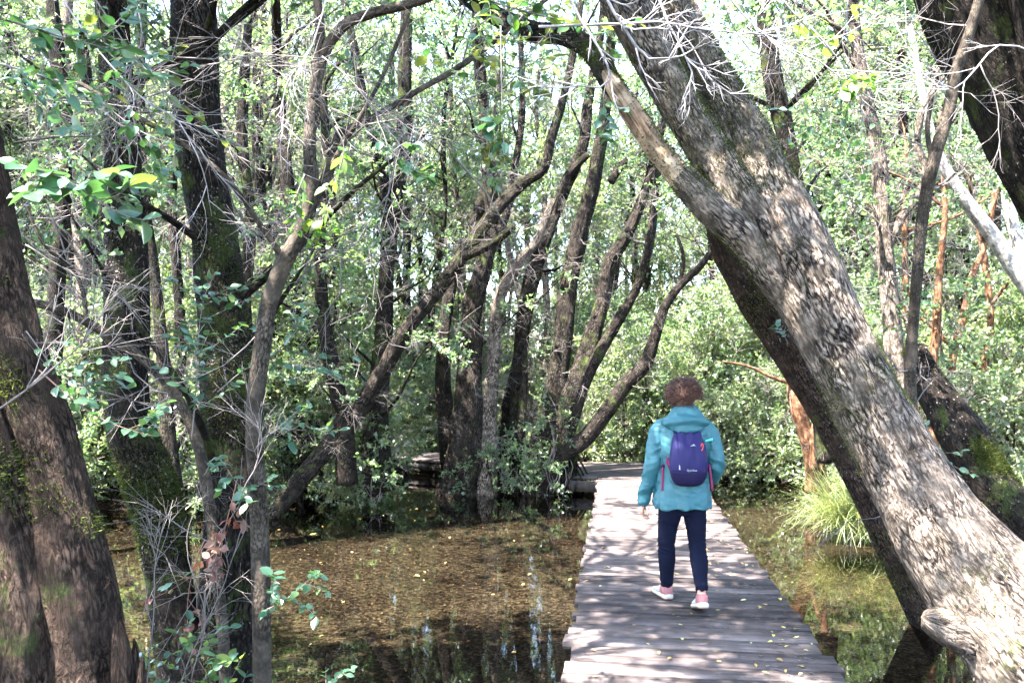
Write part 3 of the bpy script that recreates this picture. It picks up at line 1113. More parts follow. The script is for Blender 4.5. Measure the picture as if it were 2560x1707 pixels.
def tree(name, label, cat, stems, bark, base=None, seed=0, sides=28, ds=0.05, lob=0.10, amp=0.010, group=None, clumps=(), twigs=0, leafm=None,
         bank=None, moss=0, flakes=0, moss_fn=None, t0=0.4, extra_bark=None):
    """stems: list of v-space paths (x, y, half width, depth); clumps: world spheres (x, y, z, r, n)"""
    r = np.random.default_rng(1000 + seed)
    thin = {'islet_tree': 0.8, 'rear_leaning_tree': 0.85, 'arching_sapling': 0.72, 'leaning_tree': 0.78, 'cinnamon_tree': 0.68, 'white_tree': 0.72, 'bank_tree': 0.85}.get(name, 1)
    stems = [[(a, b, c * thin, d) for a, b, c, d in st] for st in stems]
    first = vpath(stems[0])
    base = first[0, :3] if base is None else np.array(base)
    root = thing(name, label, cat, tuple(base), group)
    big = Geo()
    for i, st in enumerate(stems):
        p = vpath(st)
        rm = p[:, 3].max()
        sd_ = max(8, min(150, int(sides * (rm / vpath(stems[0])[:, 3].max()) ** 0.5)))
        g = tube(p, sd_, ds, lob, min(amp, rm * 0.25), 16, 0.16, seed=seed + i, mat=0)
        if i == 0 or len(stems) > 1:
            me = rebase(g, base).mesh('trunk', bark if not (extra_bark and i in extra_bark) else extra_bark[i])
            o = link('trunk' if i == 0 else 'stem', me, root)
            big.merge(g)
    allm = big.mesh('tmp', bark)
    if moss:
        fn = moss_fn or (lambda co, no: np.clip(fbm(co * 2.2 + seed, 3) * 3 - 0.2 + 0.6 * no[:, 2], 0, 1))
        mg = tufts(allm, int(moss * 1.8), r, 0.010, fn)
        if mg:
            link('moss', mg.mesh('moss', MOSS, False), root, kind='stuff')
    if flakes:
        fn = lambda co, no: np.clip(fbm(co * 2.6 + 5 + seed, 3) * 3 + 0.4, 0.02, 1)
        mg = tufts(allm, flakes, r, 0.010, fn, 'flake')
        if mg:
            link('bark_flakes', mg.mesh('bark_flakes', FLAKE, False), root, kind='stuff')
    bpy.data.meshes.remove(allm)
    cr, lm = Geo(), Geo()
    top = vpath(stems[0])
    for c in clumps:
        cx, cyy, cz, rad, n = c[:5]
        C_ = np.array([cx, cyy, cz])
        allp = np.vstack([catmull(vpath(st), 0.3) for st in stems])
        dd = np.linalg.norm(allp[:, :3] - C_ + np.array([0, 0, 0.7]), axis=1)
        j = int(np.argmin(dd))
        if dd[j] > 0.3:
            lm = Geo()
            limb(lm, allp[j, :3] - base, C_ - base, min(0.03, allp[j, 3] * 0.5 + 0.004), 0.006, r, 0.12, 6, 0, 0.2)
            link('limb', lm.mesh('limb', bark), root)
        if n > 0:
            clump(cr, C_ - base, rad, n, bank or BANK_LEAF, r, c[5] if len(c) > 5 else 1.0, 0.1, t0)
        k = int(c[6]) if len(c) > 6 else 3
        if k:
            place_sprays(cr, BANK_TWIG, C_ - base + r.normal(0, rad * 0.5, (k, 3)), rand_dirs(r, k, 0.0), r.uniform(0.6, 1.3, k), r)
    if twigs:
        allp = np.vstack([catmull(vpath(st), 0.15) for st in stems])
        allp = allp[allp[:, 2] > 0.5]
        j = r.integers(0, len(allp), twigs)
        place_sprays(cr, BANK_TWIG, allp[j, :3] - base, rand_dirs(r, twigs, 0.15), r.uniform(0.4, 1.1, twigs), r)
    if cr.n:
        link('crown', cr.mesh('crown', [TWIG, leafm or LEAF_S], False), root, kind='stuff')
    return root


def sky_clumps(r, n, xr, yr, zr, rad=(0.5, 0.9), per=12, scl=1.2, tw=1):
    return [(r.uniform(*xr), r.uniform(*yr), r.uniform(*zr), r.uniform(*rad), per, scl, tw) for _ in range(n)]


cr_ = np.random.default_rng(42)


# --- left foreground double trunk
tree('mossy_tree', 'thick mossy brown double trunk with a dark cleft at the left edge', 'tree',
     [[(215, 1900, 100, 3.3), (205, 1700, 92, 3.35), (192, 1540, 84, 3.4), (170, 1360, 80, 3.4), (140, 1180, 70, 3.45), (95, 1010, 66, 3.5), (42, 860, 62, 3.5), (5, 700, 56, 3.55), (-22, 540, 52, 3.6), (-42, 380, 46, 3.6), (-60, 230, 45, 3.6), (-80, 0, 42, 3.6), (-110, -300, 36, 3.6), (-120, -700, 25, 3.6)],
      [(76, 1950, 130, 3.3), (62, 1740, 118, 3.34), (46, 1560, 108, 3.35), (20, 1380, 108, 3.36), (-22, 1180, 108, 3.4), (-72, 980, 96, 3.42), (-150, 760, 76, 3.4), (-220, 500, 66, 3.4), (-320, 100, 50, 3.4)],
      [(160, 1420, 50, 3.42), (200, 1372, 34, 3.40), (226, 1350, 24, 3.38), (243, 1340, 14, 3.38), (252, 1338, 4, 3.38)],
      [(280, 1900, 30, 3.3), (284, 1650, 24, 3.3), (280, 1520, 18, 3.3), (276, 1462, 12, 3.3), (272, 1428, 2, 3.3)],
      [(305, 1900, 24, 3.34), (304, 1650, 20, 3.34), (303, 1540, 14, 3.34), (308, 1490, 8, 3.34), (305, 1466, 1.5, 3.34)],
      [(325, 1900, 20, 3.3), (322, 1650, 15, 3.3), (322, 1560, 10, 3.3), (326, 1512, 3, 3.3)]],
     BARK_RED, seed=1, sides=120, ds=0.02, lob=0.10, amp=0.019, moss=26000, flakes=0,
     clumps=sky_clumps(cr_, 14, (-6.0, -1.0), (1.2, 5.0), (4.8, 8.0), per=13),
     moss_fn=lambda co, no: np.clip(fbm(co * 2.4, 3) * 3 - 0.1, 0, 1) * (0.35 + 0.65 * (co[:, 2] < 1.1)))
tree('dark_tree', 'dark leaning trunk with a moss sleeve rising from the pond, second from left', 'tree',
     [[(455, 1800, 85, 4.9), (432, 1600, 62, 4.95), (405, 1440, 54, 5.0), (388, 1320, 50, 5.0), (368, 1200, 52, 5.0), (340, 1090, 56, 5.0), (306, 1000, 52, 5.0), (292, 900, 46, 5.05), (292, 760, 45, 5.1), (292, 600, 42, 5.1), (286, 470, 38, 5.15), (280, 300, 36, 5.2), (262, 100, 34, 5.2), (250, -150, 32, 5.2), (245, -700, 25, 5.3)]],
     BARK_DARK, seed=3, sides=90, ds=0.025, lob=0.08, amp=0.011, moss=14000, flakes=3500, t0=0.35,
     moss_fn=lambda co, no: np.clip(fbm(co * 2.4 + 3, 3) * 2 - 0.2, 0, 1) * 0.4 + 2.5 * np.exp(-((co[:, 2] - 1.62) / 0.22) ** 2) + 0.5 * (co[:, 2] < 0.9) * np.clip(fbm(co * 4, 2) + 0.1, 0, 1),
     clumps=sky_clumps(cr_, 6, (-5.5, -0.8), (2.6, 5.2), (5.4, 8.4), per=13) + sky_clumps(cr_, 14, (-6.6, -3.0), (2.6, 5.2), (5.4, 8.2), per=14) + sky_clumps(cr_, 7, (-3.2, -1.2), (4.2, 6.5), (2.6, 4.8), (0.3, 0.5), 5, 0.8, 4))
tree('mossy_trunk_tree', 'tall straight dark trunk with pale patchy bark, just left of the slim grey sapling', 'tree',
     [[(515, 1820, 105, 5.2), (520, 1600, 82, 5.25), (530, 1420, 70, 5.3), (537, 1260, 64, 5.3), (540, 1120, 64, 5.35), (535, 980, 66, 5.4), (525, 850, 60, 5.4), (512, 720, 54, 5.45), (495, 580, 48, 5.5), (472, 440, 48, 5.5), (455, 290, 50, 5.5), (446, 140, 52, 5.5), (440, -40, 48, 5.55), (430, -400, 42, 5.6), (425, -800, 30, 5.6)],
      [(480, 1700, 40, 4.95), (478, 1500, 34, 5.0), (500, 1350, 30, 5.0), (505, 1200, 22, 5.05), (490, 1060, 16, 5.05)]],
     BARK_DARK, seed=5, sides=110, ds=0.025, lob=0.09, amp=0.014, moss=12000, flakes=7000, t0=0.35,
     moss_fn=lambda co, no: np.clip(fbm(co * 2.1 + 8, 3) * 3 - 0.2, 0, 1) * (0.3 + (co[:, 2] < 0.8)),
     clumps=sky_clumps(cr_, 11, (-5.0, 0.0), (2.4, 5.4), (5.8, 8.4), per=14) + sky_clumps(cr_, 4, (-5.0, 0.5), (6.8, 9.5), (6.4, 8.6), per=12) + sky_clumps(cr_, 9, (-3.2, -0.3), (5.4, 9.6), (6.2, 8.4), (0.6, 1.0), per=6) + sky_clumps(cr_, 9, (-2.6, -0.3), (4.4, 7.0), (2.4, 4.8), (0.3, 0.5), 5, 0.8, 5))
# --- slim grey sapling with its branches
tree('grey_sapling', 'slim smooth grey sapling trunk forking in front of the pond', 'tree',
     [[(606, 1800, 25, 4.1), (602, 1560, 21, 4.15), (600, 1400, 20, 4.15), (597, 1250, 20, 4.2), (592, 1120, 19, 4.2), (583, 1010, 18, 4.2), (588, 900, 19, 4.2), (602, 800, 19, 4.2), (618, 700, 18, 4.25), (650, 610, 19, 4.25), (686, 540, 16, 4.25), (712, 470, 17, 4.25), (716, 405, 16, 4.25), (710, 330, 14, 4.25), (718, 240, 13, 4.3), (730, 150, 12, 4.3), (736, 60, 10, 4.3), (722, -60, 9, 4.3), (700, -300, 7, 4.4)],
      [(705, 490, 13, 4.25), (738, 430, 12, 4.3), (762, 375, 11, 4.35), (772, 320, 9, 4.4), (790, 300, 8, 4.4), (860, 268, 7, 4.5), (960, 208, 6, 4.6), (1060, 150, 6, 4.7), (1180, 60, 5, 4.8), (1300, -40, 5, 4.9)],
      [(720, 235, 11, 4.3), (742, 130, 12, 4.3), (790, 60, 12, 4.25), (860, 30, 11, 4.2), (960, 5, 9, 4.15), (1080, -40, 7, 4.1)],
      [(655, 600, 8, 4.25), (600, 520, 6, 4.2), (520, 410, 6, 4.1), (420, 330, 5, 4.1), (300, 260, 5, 4.0), (180, 190, 4, 4.0)],
      [(735, 430, 6, 4.3), (790, 330, 5, 4.3), (850, 230, 4, 4.3), (900, 130, 4, 4.4), (950, 0, 3, 4.4)]],
     BARK_GREY, seed=7, sides=36, ds=0.03, lob=0.05, amp=0.003, twigs=32, leafm=LEAF_S,
     clumps=sky_clumps(cr_, 4, (-1.5, 1.5), (3.4, 5.5), (4.9, 6.6), per=9))
tree('arching_sapling', 'thin brown sapling arching over from the left edge between the dark trunks', 'tree',
     [[(520, 1640, 20, 4.5), (512, 1450, 18, 4.5), (492, 1250, 17, 4.55), (474, 1110, 17, 4.6), (448, 1000, 16, 4.6), (402, 905, 15, 4.6), (335, 830, 14, 4.6), (250, 770, 14, 4.55), (150, 715, 13, 4.5), (60, 690, 12, 4.5), (-60, 650, 11, 4.5), (-300, 520, 8, 4.5)],
      [(200, 745, 8, 4.5), (180, 640, 6, 4.5), (100, 560, 5, 4.4), (60, 470, 4, 4.4)]],
     BARK_GREY, seed=9, sides=26, ds=0.03, lob=0.05, amp=0.003, twigs=24)

# --- trees standing at the left bank
L1 = tree('leaning_tree', 'mossy sunlit trunk leaning steeply right over the pond edge', 'tree',
     [[(560, 1270, 28, 11.4), (606, 1208, 25, 11.5), (640, 1165, 22, 11.6), (672, 1125, 24, 11.7), (712, 1075, 24, 11.8), (765, 1015, 25, 12), (830, 935, 24, 12.1), (880, 850, 23, 12.2), (935, 755, 21, 12.3), (1010, 660, 19, 12.5), (1080, 565, 18, 12.6), (1140, 482, 17, 12.7), (1200, 422, 15, 12.8), (1250, 388, 13, 12.8), (1266, 320, 13, 12.8), (1292, 230, 11, 12.8), (1320, 110, 9, 12.9), (1345, -60, 7, 13)],
      [(1060, 590, 16, 12.55), (1130, 560, 12, 12.4), (1180, 520, 9, 12.3)]],
     BARK, seed=11, sides=40, ds=0.06, lob=0.12, amp=0.012, moss=5000, twigs=90, leafm=LEAF_S,
     clumps=sky_clumps(cr_, 5, (-0.5, 1.6), (11.8, 13.4), (6.5, 9.5), per=10))
tree('twin_tree', 'dark twin trunk standing in the pond right of the leaning mossy trunk', 'tree',
     [[(848, 1130, 40, 12.6), (856, 1080, 32, 12.6), (862, 1000, 27, 12.6), (870, 900, 24, 12.7), (882, 760, 20, 12.7), (888, 620, 18, 12.8), (905, 480, 18, 12.8), (928, 330, 17, 12.9), (930, 160, 15, 12.9), (940, -50, 12, 13)],
      [(880, 1125, 26, 12.5), (878, 1060, 20, 12.5), (872, 960, 16, 12.5)],
      [(895, 520, 13, 12.8), (880, 400, 12, 12.7), (850, 300, 10, 12.7), (815, 120, 9, 12.7), (790, 0, 8, 12.7)]],
     BARK_DARK, seed=13, sides=36, ds=0.07, lob=0.14, amp=0.012, twigs=100, leafm=LEAF_S, moss=2500,
     clumps=sky_clumps(cr_, 4, (-3.2, -1.0), (12, 13.6), (7, 9.5), per=10) + sky_clumps(cr_, 8, (-3.4, -0.9), (11.4, 13.2), (1.6, 6.5), (0.35, 0.6), 8, 0.9, 4))
for i, (nm, lb, st, bk) in enumerate([
    ('bank_tree', 'grey dappled trunk directly right of the slim grey sapling on the left bank', [[(712, 1120, 36, 13.0), (708, 1000, 30, 13.0), (698, 850, 27, 13.1), (688, 700, 24, 13.1), (672, 540, 20, 13.2), (655, 380, 17, 13.2), (640, 200, 14, 13.3), (630, -60, 11, 10)], [(700, 820, 12, 13.1), (740, 700, 10, 13.1), (770, 560, 9, 13.2), (760, 400, 8, 13.2)]], BARK),
    ('bank_tree', 'dark trunk partly hidden behind the slim grey sapling', [[(640, 1150, 34, 13.4), (636, 1000, 28, 13.4), (628, 840, 22, 13.5), (618, 650, 18, 13.6), (596, 450, 16, 13.6), (590, 200, 13, 13.6), (600, -60, 10, 13.6)]], BARK_DARK),
    ('bank_tree', 'thin trunk between the second and third dark trunks on the bank', [[(400, 1120, 26, 10.5), (385, 950, 18, 10.5), (372, 800, 16, 10.5), (352, 620, 14, 10.6), (330, 450, 13, 10.6), (322, 250, 12, 10.6), (330, -50, 9, 10.7)]], BARK),
    ('bank_tree', 'crooked thin trunk leaning right behind the second dark trunk', [[(350, 1110, 22, 12), (400, 900, 17, 12), (415, 760, 15, 12), (404, 600, 13, 12), (395, 430, 12, 12.1), (420, 250, 10, 12.1), (440, 60, 8, 12.1)]], BARK),
    ('bank_tree', 'pale narrow trunk left of the second dark trunk on the far bank', [[(225, 1120, 24, 12.5), (215, 950, 18, 12.5), (190, 780, 16, 12.5), (185, 600, 14, 12.6), (165, 400, 13, 12.6), (150, 200, 12, 12.6), (160, -50, 10, 12.6)]], BARK_PALE),
    ('bank_tree', 'slender trunk leaning left in front of the twin trunk on the bank', [[(800, 1110, 30, 12.0), (790, 980, 24, 12.0), (768, 860, 20, 12.0), (740, 700, 17, 12), (735, 560, 14, 12.1), (750, 400, 12, 12.1), (742, 200, 10, 12.1), (725, -40, 8, 12.1)]], BARK_DARK),
    ('bank_tree', 'dark forked trunk at the upper left behind the foreground leaves', [[(110, 1140, 30, 10.5), (118, 900, 24, 10.6), (130, 640, 22, 10.7), (150, 400, 20, 10.7), (140, 200, 20, 10.8), (120, 0, 16, 10.8)], [(150, 400, 14, 10.7), (200, 240, 12, 10.7), (190, 60, 10, 10.7)]], BARK_DARK),
    ('bank_tree', 'upright trunk with green stained bark left of the leaning mossy trunk', [[(590, 1130, 30, 11.2), (568, 900, 24, 11.2), (560, 700, 20, 11.3), (575, 500, 16, 11.3), (555, 300, 14, 11.3), (570, 60, 11, 11.4)]], BARK),
]):
    xw = vpath(st[0])[3, 0]
    yw = st[0][0][3]
    tree(nm, lb, 'tree', st, bk, seed=20 + 2 * i, sides=30, ds=0.08, lob=0.12, amp=0.01, twigs=68, leafm=LEAF_S, moss=1200, group='trees on the left bank',
         clumps=sky_clumps(cr_, 4, (xw - 1.0, xw + 1.2), (yw - 0.8, yw + 1.0), (1.2, 6.2), (0.35, 0.6), 9, 0.9, 5) + sky_clumps(cr_, 2, (xw - 1.0, xw + 1.2), (yw - 0.8, yw + 1.0), (6, 9), (0.6, 0.9), 10, 1.1, 1))

# --- the islet clump
tree('islet_tree', 'furrowed double trunk at the left end of the islet clump', 'tree',
     [[(1052, 1160, 66, 13.9), (1058, 1090, 46, 13.9), (1064, 1000, 36, 13.9), (1068, 900, 31, 14), (1078, 790, 29, 14), (1092, 690, 27, 14.1), (1112, 600, 26, 14.1), (1132, 510, 22, 14.2), (1122, 420, 18, 14.2), (1112, 260, 16, 14.3), (1098, 100, 14, 14.3), (1090, -50, 12, 14.3)],
      [(1085, 1120, 26, 13.8), (1094, 1000, 20, 13.8), (1090, 860, 18, 13.9), (1100, 760, 15, 14)],
      [(1040, 1080, 28, 14.3), (1026, 980, 24, 14.3), (1018, 860, 22, 14.4), (1022, 740, 19, 14.4), (1048, 610, 17, 14.5), (1095, 500, 16, 14.5), (1130, 400, 13, 14.5)],
      [(1112, 600, 13, 14.1), (1160, 500, 11, 14.1), (1180, 400, 9, 14.2), (1200, 250, 8, 14.2), (1195, 80, 7, 14.2)]],
     BARK, seed=41, sides=56, ds=0.06, lob=0.16, amp=0.018, twigs=80, leafm=LEAF_S, moss=5000, flakes=2500,
     clumps=sky_clumps(cr_, 3, (-1.4, 0.4), (13.4, 15), (7.6, 9.8), per=10) + sky_clumps(cr_, 4, (-1.2, 0.3), (13.2, 14.6), (2.0, 6.5), (0.3, 0.5), 6, 0.9, 4))
tree('islet_tree', 'speckled upright trunk second from the left on the islet', 'tree',
     [[(1118, 1140, 34, 13.8), (1122, 1040, 24, 13.8), (1124, 950, 22, 13.9), (1134, 820, 20, 13.9), (1142, 700, 17, 14), (1168, 640, 16, 14), (1200, 590, 14, 14), (1235, 550, 11, 14.1), (1270, 460, 9, 14.1)]],
     BARK_PALE, seed=43, sides=40, ds=0.06, lob=0.12, amp=0.012, twigs=52, leafm=LEAF_S, moss=1500)
tree('islet_tree', 'slender dark trunk in the middle of the islet forking at the top', 'tree',
     [[(1180, 1140, 30, 14.2), (1184, 1040, 20, 14.2), (1190, 900, 19, 14.3), (1204, 740, 20, 14.3), (1228, 620, 22, 14.4), (1262, 520, 20, 14.4), (1298, 430, 18, 14.5), (1340, 330, 15, 14.5), (1352, 230, 13, 14.6), (1380, 80, 11, 14.6), (1390, -60, 9, 14.6)],
      [(1262, 520, 12, 14.4), (1300, 410, 11, 14.3), (1350, 355, 9, 14.2)],
      [(1160, 1100, 20, 14.6), (1158, 980, 16, 14.6), (1180, 860, 14, 14.6), (1215, 700, 12, 14.6)],
      [(1200, 1120, 14, 13.9), (1198, 980, 11, 13.9), (1206, 860, 10, 14), (1204, 720, 8, 14)]],
     BARK, seed=45, sides=36, ds=0.07, lob=0.12, amp=0.012, twigs=80, leafm=LEAF_S, moss=1500,
     clumps=sky_clumps(cr_, 3, (0.3, 1.8), (14, 15.4), (7.4, 9.6), per=10) + sky_clumps(cr_, 3, (0, 1.3), (13.6, 14.8), (3.0, 6.5), (0.3, 0.5), 7, 0.9, 4))
tree('islet_tree', 'broad dark trunk fanning upward at the right end of the islet', 'tree',
     [[(1232, 1170, 58, 13.9), (1236, 1090, 44, 13.9), (1256, 980, 38, 13.9), (1280, 860, 30, 14), (1296, 740, 27, 14), (1310, 640, 25, 14.1), (1336, 520, 22, 14.1), (1360, 430, 19, 14.1), (1384, 300, 16, 14.2), (1400, 150, 13, 14.2), (1410, -40, 10, 14.3)],
      [(1262, 1130, 34, 13.8), (1286, 1010, 30, 13.8), (1322, 890, 28, 13.8), (1356, 790, 26, 13.9), (1384, 690, 22, 13.9), (1402, 600, 19, 14), (1440, 540, 15, 14), (1478, 450, 13, 14.1), (1502, 370, 11, 14.1), (1540, 200, 9, 14.1)],
      [(1290, 1050, 17, 13.7), (1335, 900, 15, 13.7), (1372, 820, 14, 13.7), (1410, 750, 13, 13.8), (1462, 660, 12, 13.8), (1492, 560, 11, 13.8), (1506, 450, 9, 13.9), (1520, 300, 8, 13.9)],
      [(1402, 420, 10, 14.1), (1440, 370, 8, 14), (1490, 345, 6, 14)]],
     BARK, seed=47, sides=56, ds=0.06, lob=0.16, amp=0.018, twigs=96, leafm=LEAF_S, moss=3500, flakes=2500,
     clumps=sky_clumps(cr_, 3, (1.2, 2.6), (13.4, 14.8), (7.4, 9.6), per=10) + sky_clumps(cr_, 3, (0.6, 2.3), (13.4, 14.4), (2.6, 6), (0.3, 0.5), 6, 0.9, 4))
tree('bent_tree', 'thin bare trunk curving up to the right from the islet over the boardwalk corner', 'tree',
     [[(1240, 1110, 22, 13.7), (1285, 1050, 19, 13.65), (1345, 1005, 18, 13.6), (1400, 935, 17, 13.6), (1438, 880, 16, 13.6), (1480, 838, 15, 13.6), (1502, 780, 13, 13.6), (1525, 710, 10, 13.6), (1562, 655, 9, 13.6), (1610, 610, 7, 13.6), (1640, 560, 5, 13.6), (1660, 480, 4, 13.6)],
      [(1562, 655, 5, 13.6), (1570, 590, 4, 13.6), (1555, 540, 3, 13.6)]],
     BARK, seed=49, sides=26, ds=0.07, lob=0.08, amp=0.006, twigs=28)
# root mass and low leaves on the islet
r = np.random.default_rng(9)
g = Geo()
for k in range(260):
    a = r.uniform(-1.0, 1.0)
    px = 0.05 + a * 1.05
    y0 = 14.2 + r.normal(0, 0.15)
    top = 0.15 + 0.4 * r.uniform()
    ex, ey = px + r.normal(0, 0.25), y0 - r.uniform(0.15, 0.45)
    g.merge(tube(np.array([[px, y0, top, 0.016 + 0.02 * r.uniform()], [(px + ex) / 2, (y0 + ey) / 2 - 0.06, 0.0, 0.014], [ex, ey, -0.42, 0.007]]), 6, 0.1, 0.1, 0.004, seed=k))
link('roots', g.mesh('roots', BARK_DARK), kind='stuff', label='dark tangled root mass of the islet at the water line', category='roots')
for k, (x, y, z, rad, n, lab) in enumerate([
    (0.35, 13.7, 0.35, 0.4, 26, 'small dark leafed shrub low on the islet roots'),
    (0.75, 13.65, 0.95, 0.35, 24, 'bluish leafed shrub sprouting at the right of the islet trunks'),
    (-0.15, 13.75, 0.25, 0.3, 18, 'low leafy sprouts between the islet trunks'),
    (-0.75, 13.7, 0.15, 0.32, 20, 'small leafy shrub at the left end of the islet by the water'),
    (0.15, 13.6, 0.05, 0.35, 22, 'spreading low shrub overhanging the water at the middle of the islet'),
    (0.62, 13.5, 0.1, 0.3, 20, 'low shrub at the right foot of the islet beside the boardwalk corner'),
    (-3.6, 12.5, 0.15, 0.45, 30, 'low leafy shrub at the foot of the leaning mossy trunk'),
    (-2.0, 12.3, 0.15, 0.35, 22, 'little shrub at the foot of the dark twin trunk')]):
    root = thing('shrub', lab, 'shrub', (x, y, -0.2))
    g, cr = Geo(), Geo()
    for j in range(7):
        limb(g, r.normal(0, 0.05, 3), np.array([r.normal(0, rad * 0.5), r.normal(0, rad * 0.4), z + 0.2 + r.normal(0, 0.1)]), 0.01, 0.003, r, 0.2, 5, 0, 0.15)
    clump(cr, (0, 0, z + 0.2), rad, n, BANK_LEAF, r, 0.75, 0.2, 0.45)
    link('stems', g.mesh('stems', TWIG), root)
    link('foliage', cr.mesh('foliage', [TWIG, LEAF_S], False), root, kind='stuff')

# --- big leaning trunk on the right
tree('great_leaning_tree', 'massive pale furrowed trunk leaning left over the boardwalk', 'tree',
     [[(2760, 1900, 172, 4.0), (2600, 1730, 150, 4.1), (2420, 1560, 131, 4.2), (2308, 1440, 106, 4.3), (2216, 1330, 97, 4.4), (2136, 1200, 89, 4.5), (2062, 1060, 81, 4.6), (1994, 920, 76, 4.7), (1924, 780, 74, 4.8), (1856, 640, 79, 4.9), (1790, 515, 81, 5.0), (1742, 410, 67, 5.1), (1698, 310, 58, 5.2), (1657, 225, 49, 5.3), (1614, 140, 43, 5.4), (1572, 60, 40, 5.5), (1510, -60, 38, 5.6), (1400, -260, 34, 5.8), (1200, -560, 27, 6.1)],
      [(1890, 760, 40, 5.0), (1826, 650, 58, 4.93), (1734, 515, 58, 4.95), (1672, 415, 50, 4.98), (1606, 305, 42, 5.04), (1553, 215, 46, 5.1), (1506, 130, 52, 5.2), (1455, 30, 52, 5.3), (1390, -80, 46, 5.4), (1250, -300, 36, 5.7)],
      [(1830, 730, 26, 5.0), (1780, 650, 38, 4.93), (1712, 552, 42, 4.88), (1652, 495, 38, 4.88), (1606, 450, 32, 4.92), (1566, 408, 27, 4.96)],
      [(1592, 436, 22, 4.94), (1572, 416, 26, 4.95), (1540, 378, 27, 5.0), (1500, 330, 26, 5.05), (1450, 255, 22, 5.1), (1410, 195, 15, 5.15), (1385, 158, 5, 5.2)],
      [(1500, 335, 14, 5.08), (1455, 265, 18, 5.12), (1424, 215, 20, 5.16), (1402, 185, 21, 5.2), (1360, 120, 22, 5.3), (1300, 84, 22, 5.4), (1230, 76, 22, 5.5), (1160, 48, 20, 5.6), (1090, 5, 18, 5.7), (1000, -60, 15, 5.9)],
      [(2122, 1420, 4, 4.24), (2128, 1422, 13, 4.24), (2142, 1428, 23, 4.25), (2176, 1440, 38, 4.28), (2250, 1466, 60, 4.36)],
      [(2560, 1560, 90, 4.5), (2420, 1420, 80, 4.6), (2300, 1300, 64, 4.65), (2200, 1180, 48, 4.7), (2120, 1060, 38, 4.75), (2060, 940, 26, 4.8), (2000, 830, 8, 4.84)]],
     BARK_PALE, seed=61, sides=150, ds=0.02, lob=0.09, amp=0.026, moss=26000, flakes=9000, t0=0.4, extra_bark={3: WOOD_BARE, 4: BARK_DARK},
     moss_fn=lambda co, no: np.clip(fbm(co * 2.0 + 2, 3) * 3 - 0.5 + 0.5 * no[:, 0] + 0.4 * np.clip(co[:, 2] - 1.5, 0, 2), 0, 1),
     clumps=sky_clumps(cr_, 13, (-1.4, 1.6), (3.0, 6.4), (5.4, 8.0), per=12) + sky_clumps(cr_, 9, (-1.5, 0.9), (2.8, 6.2), (5.6, 7.6), per=13) + sky_clumps(cr_, 6, (-1.2, 0.6), (3.0, 5.0), (4.9, 6.2), (0.5, 0.8), per=14))
tree('rear_leaning_tree', 'darker trunk leaning left just behind the massive pale trunk', 'tree',
     [[(2260, 1640, 56, 6.6), (2180, 1510, 50, 6.6), (2120, 1400, 46, 6.6), (2060, 1280, 42, 6.6), (2000, 1160, 40, 6.6), (1945, 1050, 38, 6.6), (1890, 945, 38, 6.55), (1845, 865, 40, 6.5), (1790, 775, 42, 6.4), (1730, 675, 42, 6.3), (1676, 585, 36, 6.2), (1650, 520, 30, 6.1), (1630, 440, 26, 6.1), (1600, 300, 22, 6.1)]],
     BARK_RED, seed=63, sides=90, ds=0.03, lob=0.12, amp=0.015, moss=7000, flakes=2500)
tree('huge_mossy_tree', 'huge dark mossy trunk slanting in from the upper right corner', 'tree',
     [[(3300, 1700, 190, 6.2), (3050, 1350, 175, 6.3), (2850, 1000, 165, 6.4), (2680, 740, 155, 6.5), (2530, 500, 142, 6.5), (2425, 330, 132, 6.5), (2330, 150, 122, 6.5), (2235, -20, 118, 6.5), (2150, -180, 105, 6.5), (2000, -420, 85, 6.5), (1850, -700, 60, 6.5)],
      [(2560, 420, 90, 6.1), (2460, 200, 82, 6.1), (2390, 20, 74, 6.1), (2350, -160, 66, 6.1), (2300, -400, 50, 6.1)]],
     BARK_DARK, seed=65, sides=130, ds=0.035, lob=0.12, amp=0.022, moss=20000, flakes=9000,
     clumps=sky_clumps(cr_, 7, (0.5, 4.0), (5.0, 9.5), (5.8, 8.6), per=11))
tree('slim_tree', 'slim grey stem crossing in front of the huge mossy trunk at upper right', 'tree',
     [[(2095, 1180, 15, 5.9), (2092, 1000, 14, 5.9), (2090, 850, 13, 5.9), (2098, 740, 12, 5.9), (2108, 620, 12, 5.8), (2118, 500, 13, 5.8), (2142, 380, 14, 5.7), (2178, 260, 14, 5.7), (2198, 160, 12, 5.7), (2232, 60, 12, 5.7), (2262, -60, 11, 5.7), (2300, -300, 9, 5.7)],
      [(2142, 380, 6, 5.7), (2130, 300, 6, 5.7), (2140, 220, 5, 5.7)]],
     BARK_GREY, seed=67, sides=30, ds=0.04, lob=0.06, amp=0.004, twigs=28)
tree('slim_tree', 'upright speckled stem rising behind the massive pale trunk', 'tree',
     [[(2080, 1150, 34, 7.9), (2068, 1000, 30, 7.9), (2056, 850, 25, 8), (2050, 750, 22, 8), (2040, 640, 19, 8), (2030, 520, 18, 8), (2024, 420, 18, 8), (2012, 320, 15, 8), (1990, 230, 14, 8), (1968, 100, 13, 8), (1955, -60, 11, 8)],
      [(2040, 560, 12, 8), (2070, 500, 10, 8), (2110, 450, 9, 8), (2128, 390, 8, 8), (2108, 330, 7, 8), (2118, 250, 7, 8)]],
     BARK_PALE, seed=69, sides=34, ds=0.05, lob=0.1, amp=0.007, twigs=52, leafm=LEAF_S,
     clumps=sky_clumps(cr_, 6, (2.4, 5.2), (7.6, 9.2), (3.2, 6.2), (0.35, 0.6), 9, 0.9, 4) + sky_clumps(cr_, 3, (2.4, 5.2), (7, 9.2), (6, 8.2), (0.6, 0.9), 10, 1.1, 1))
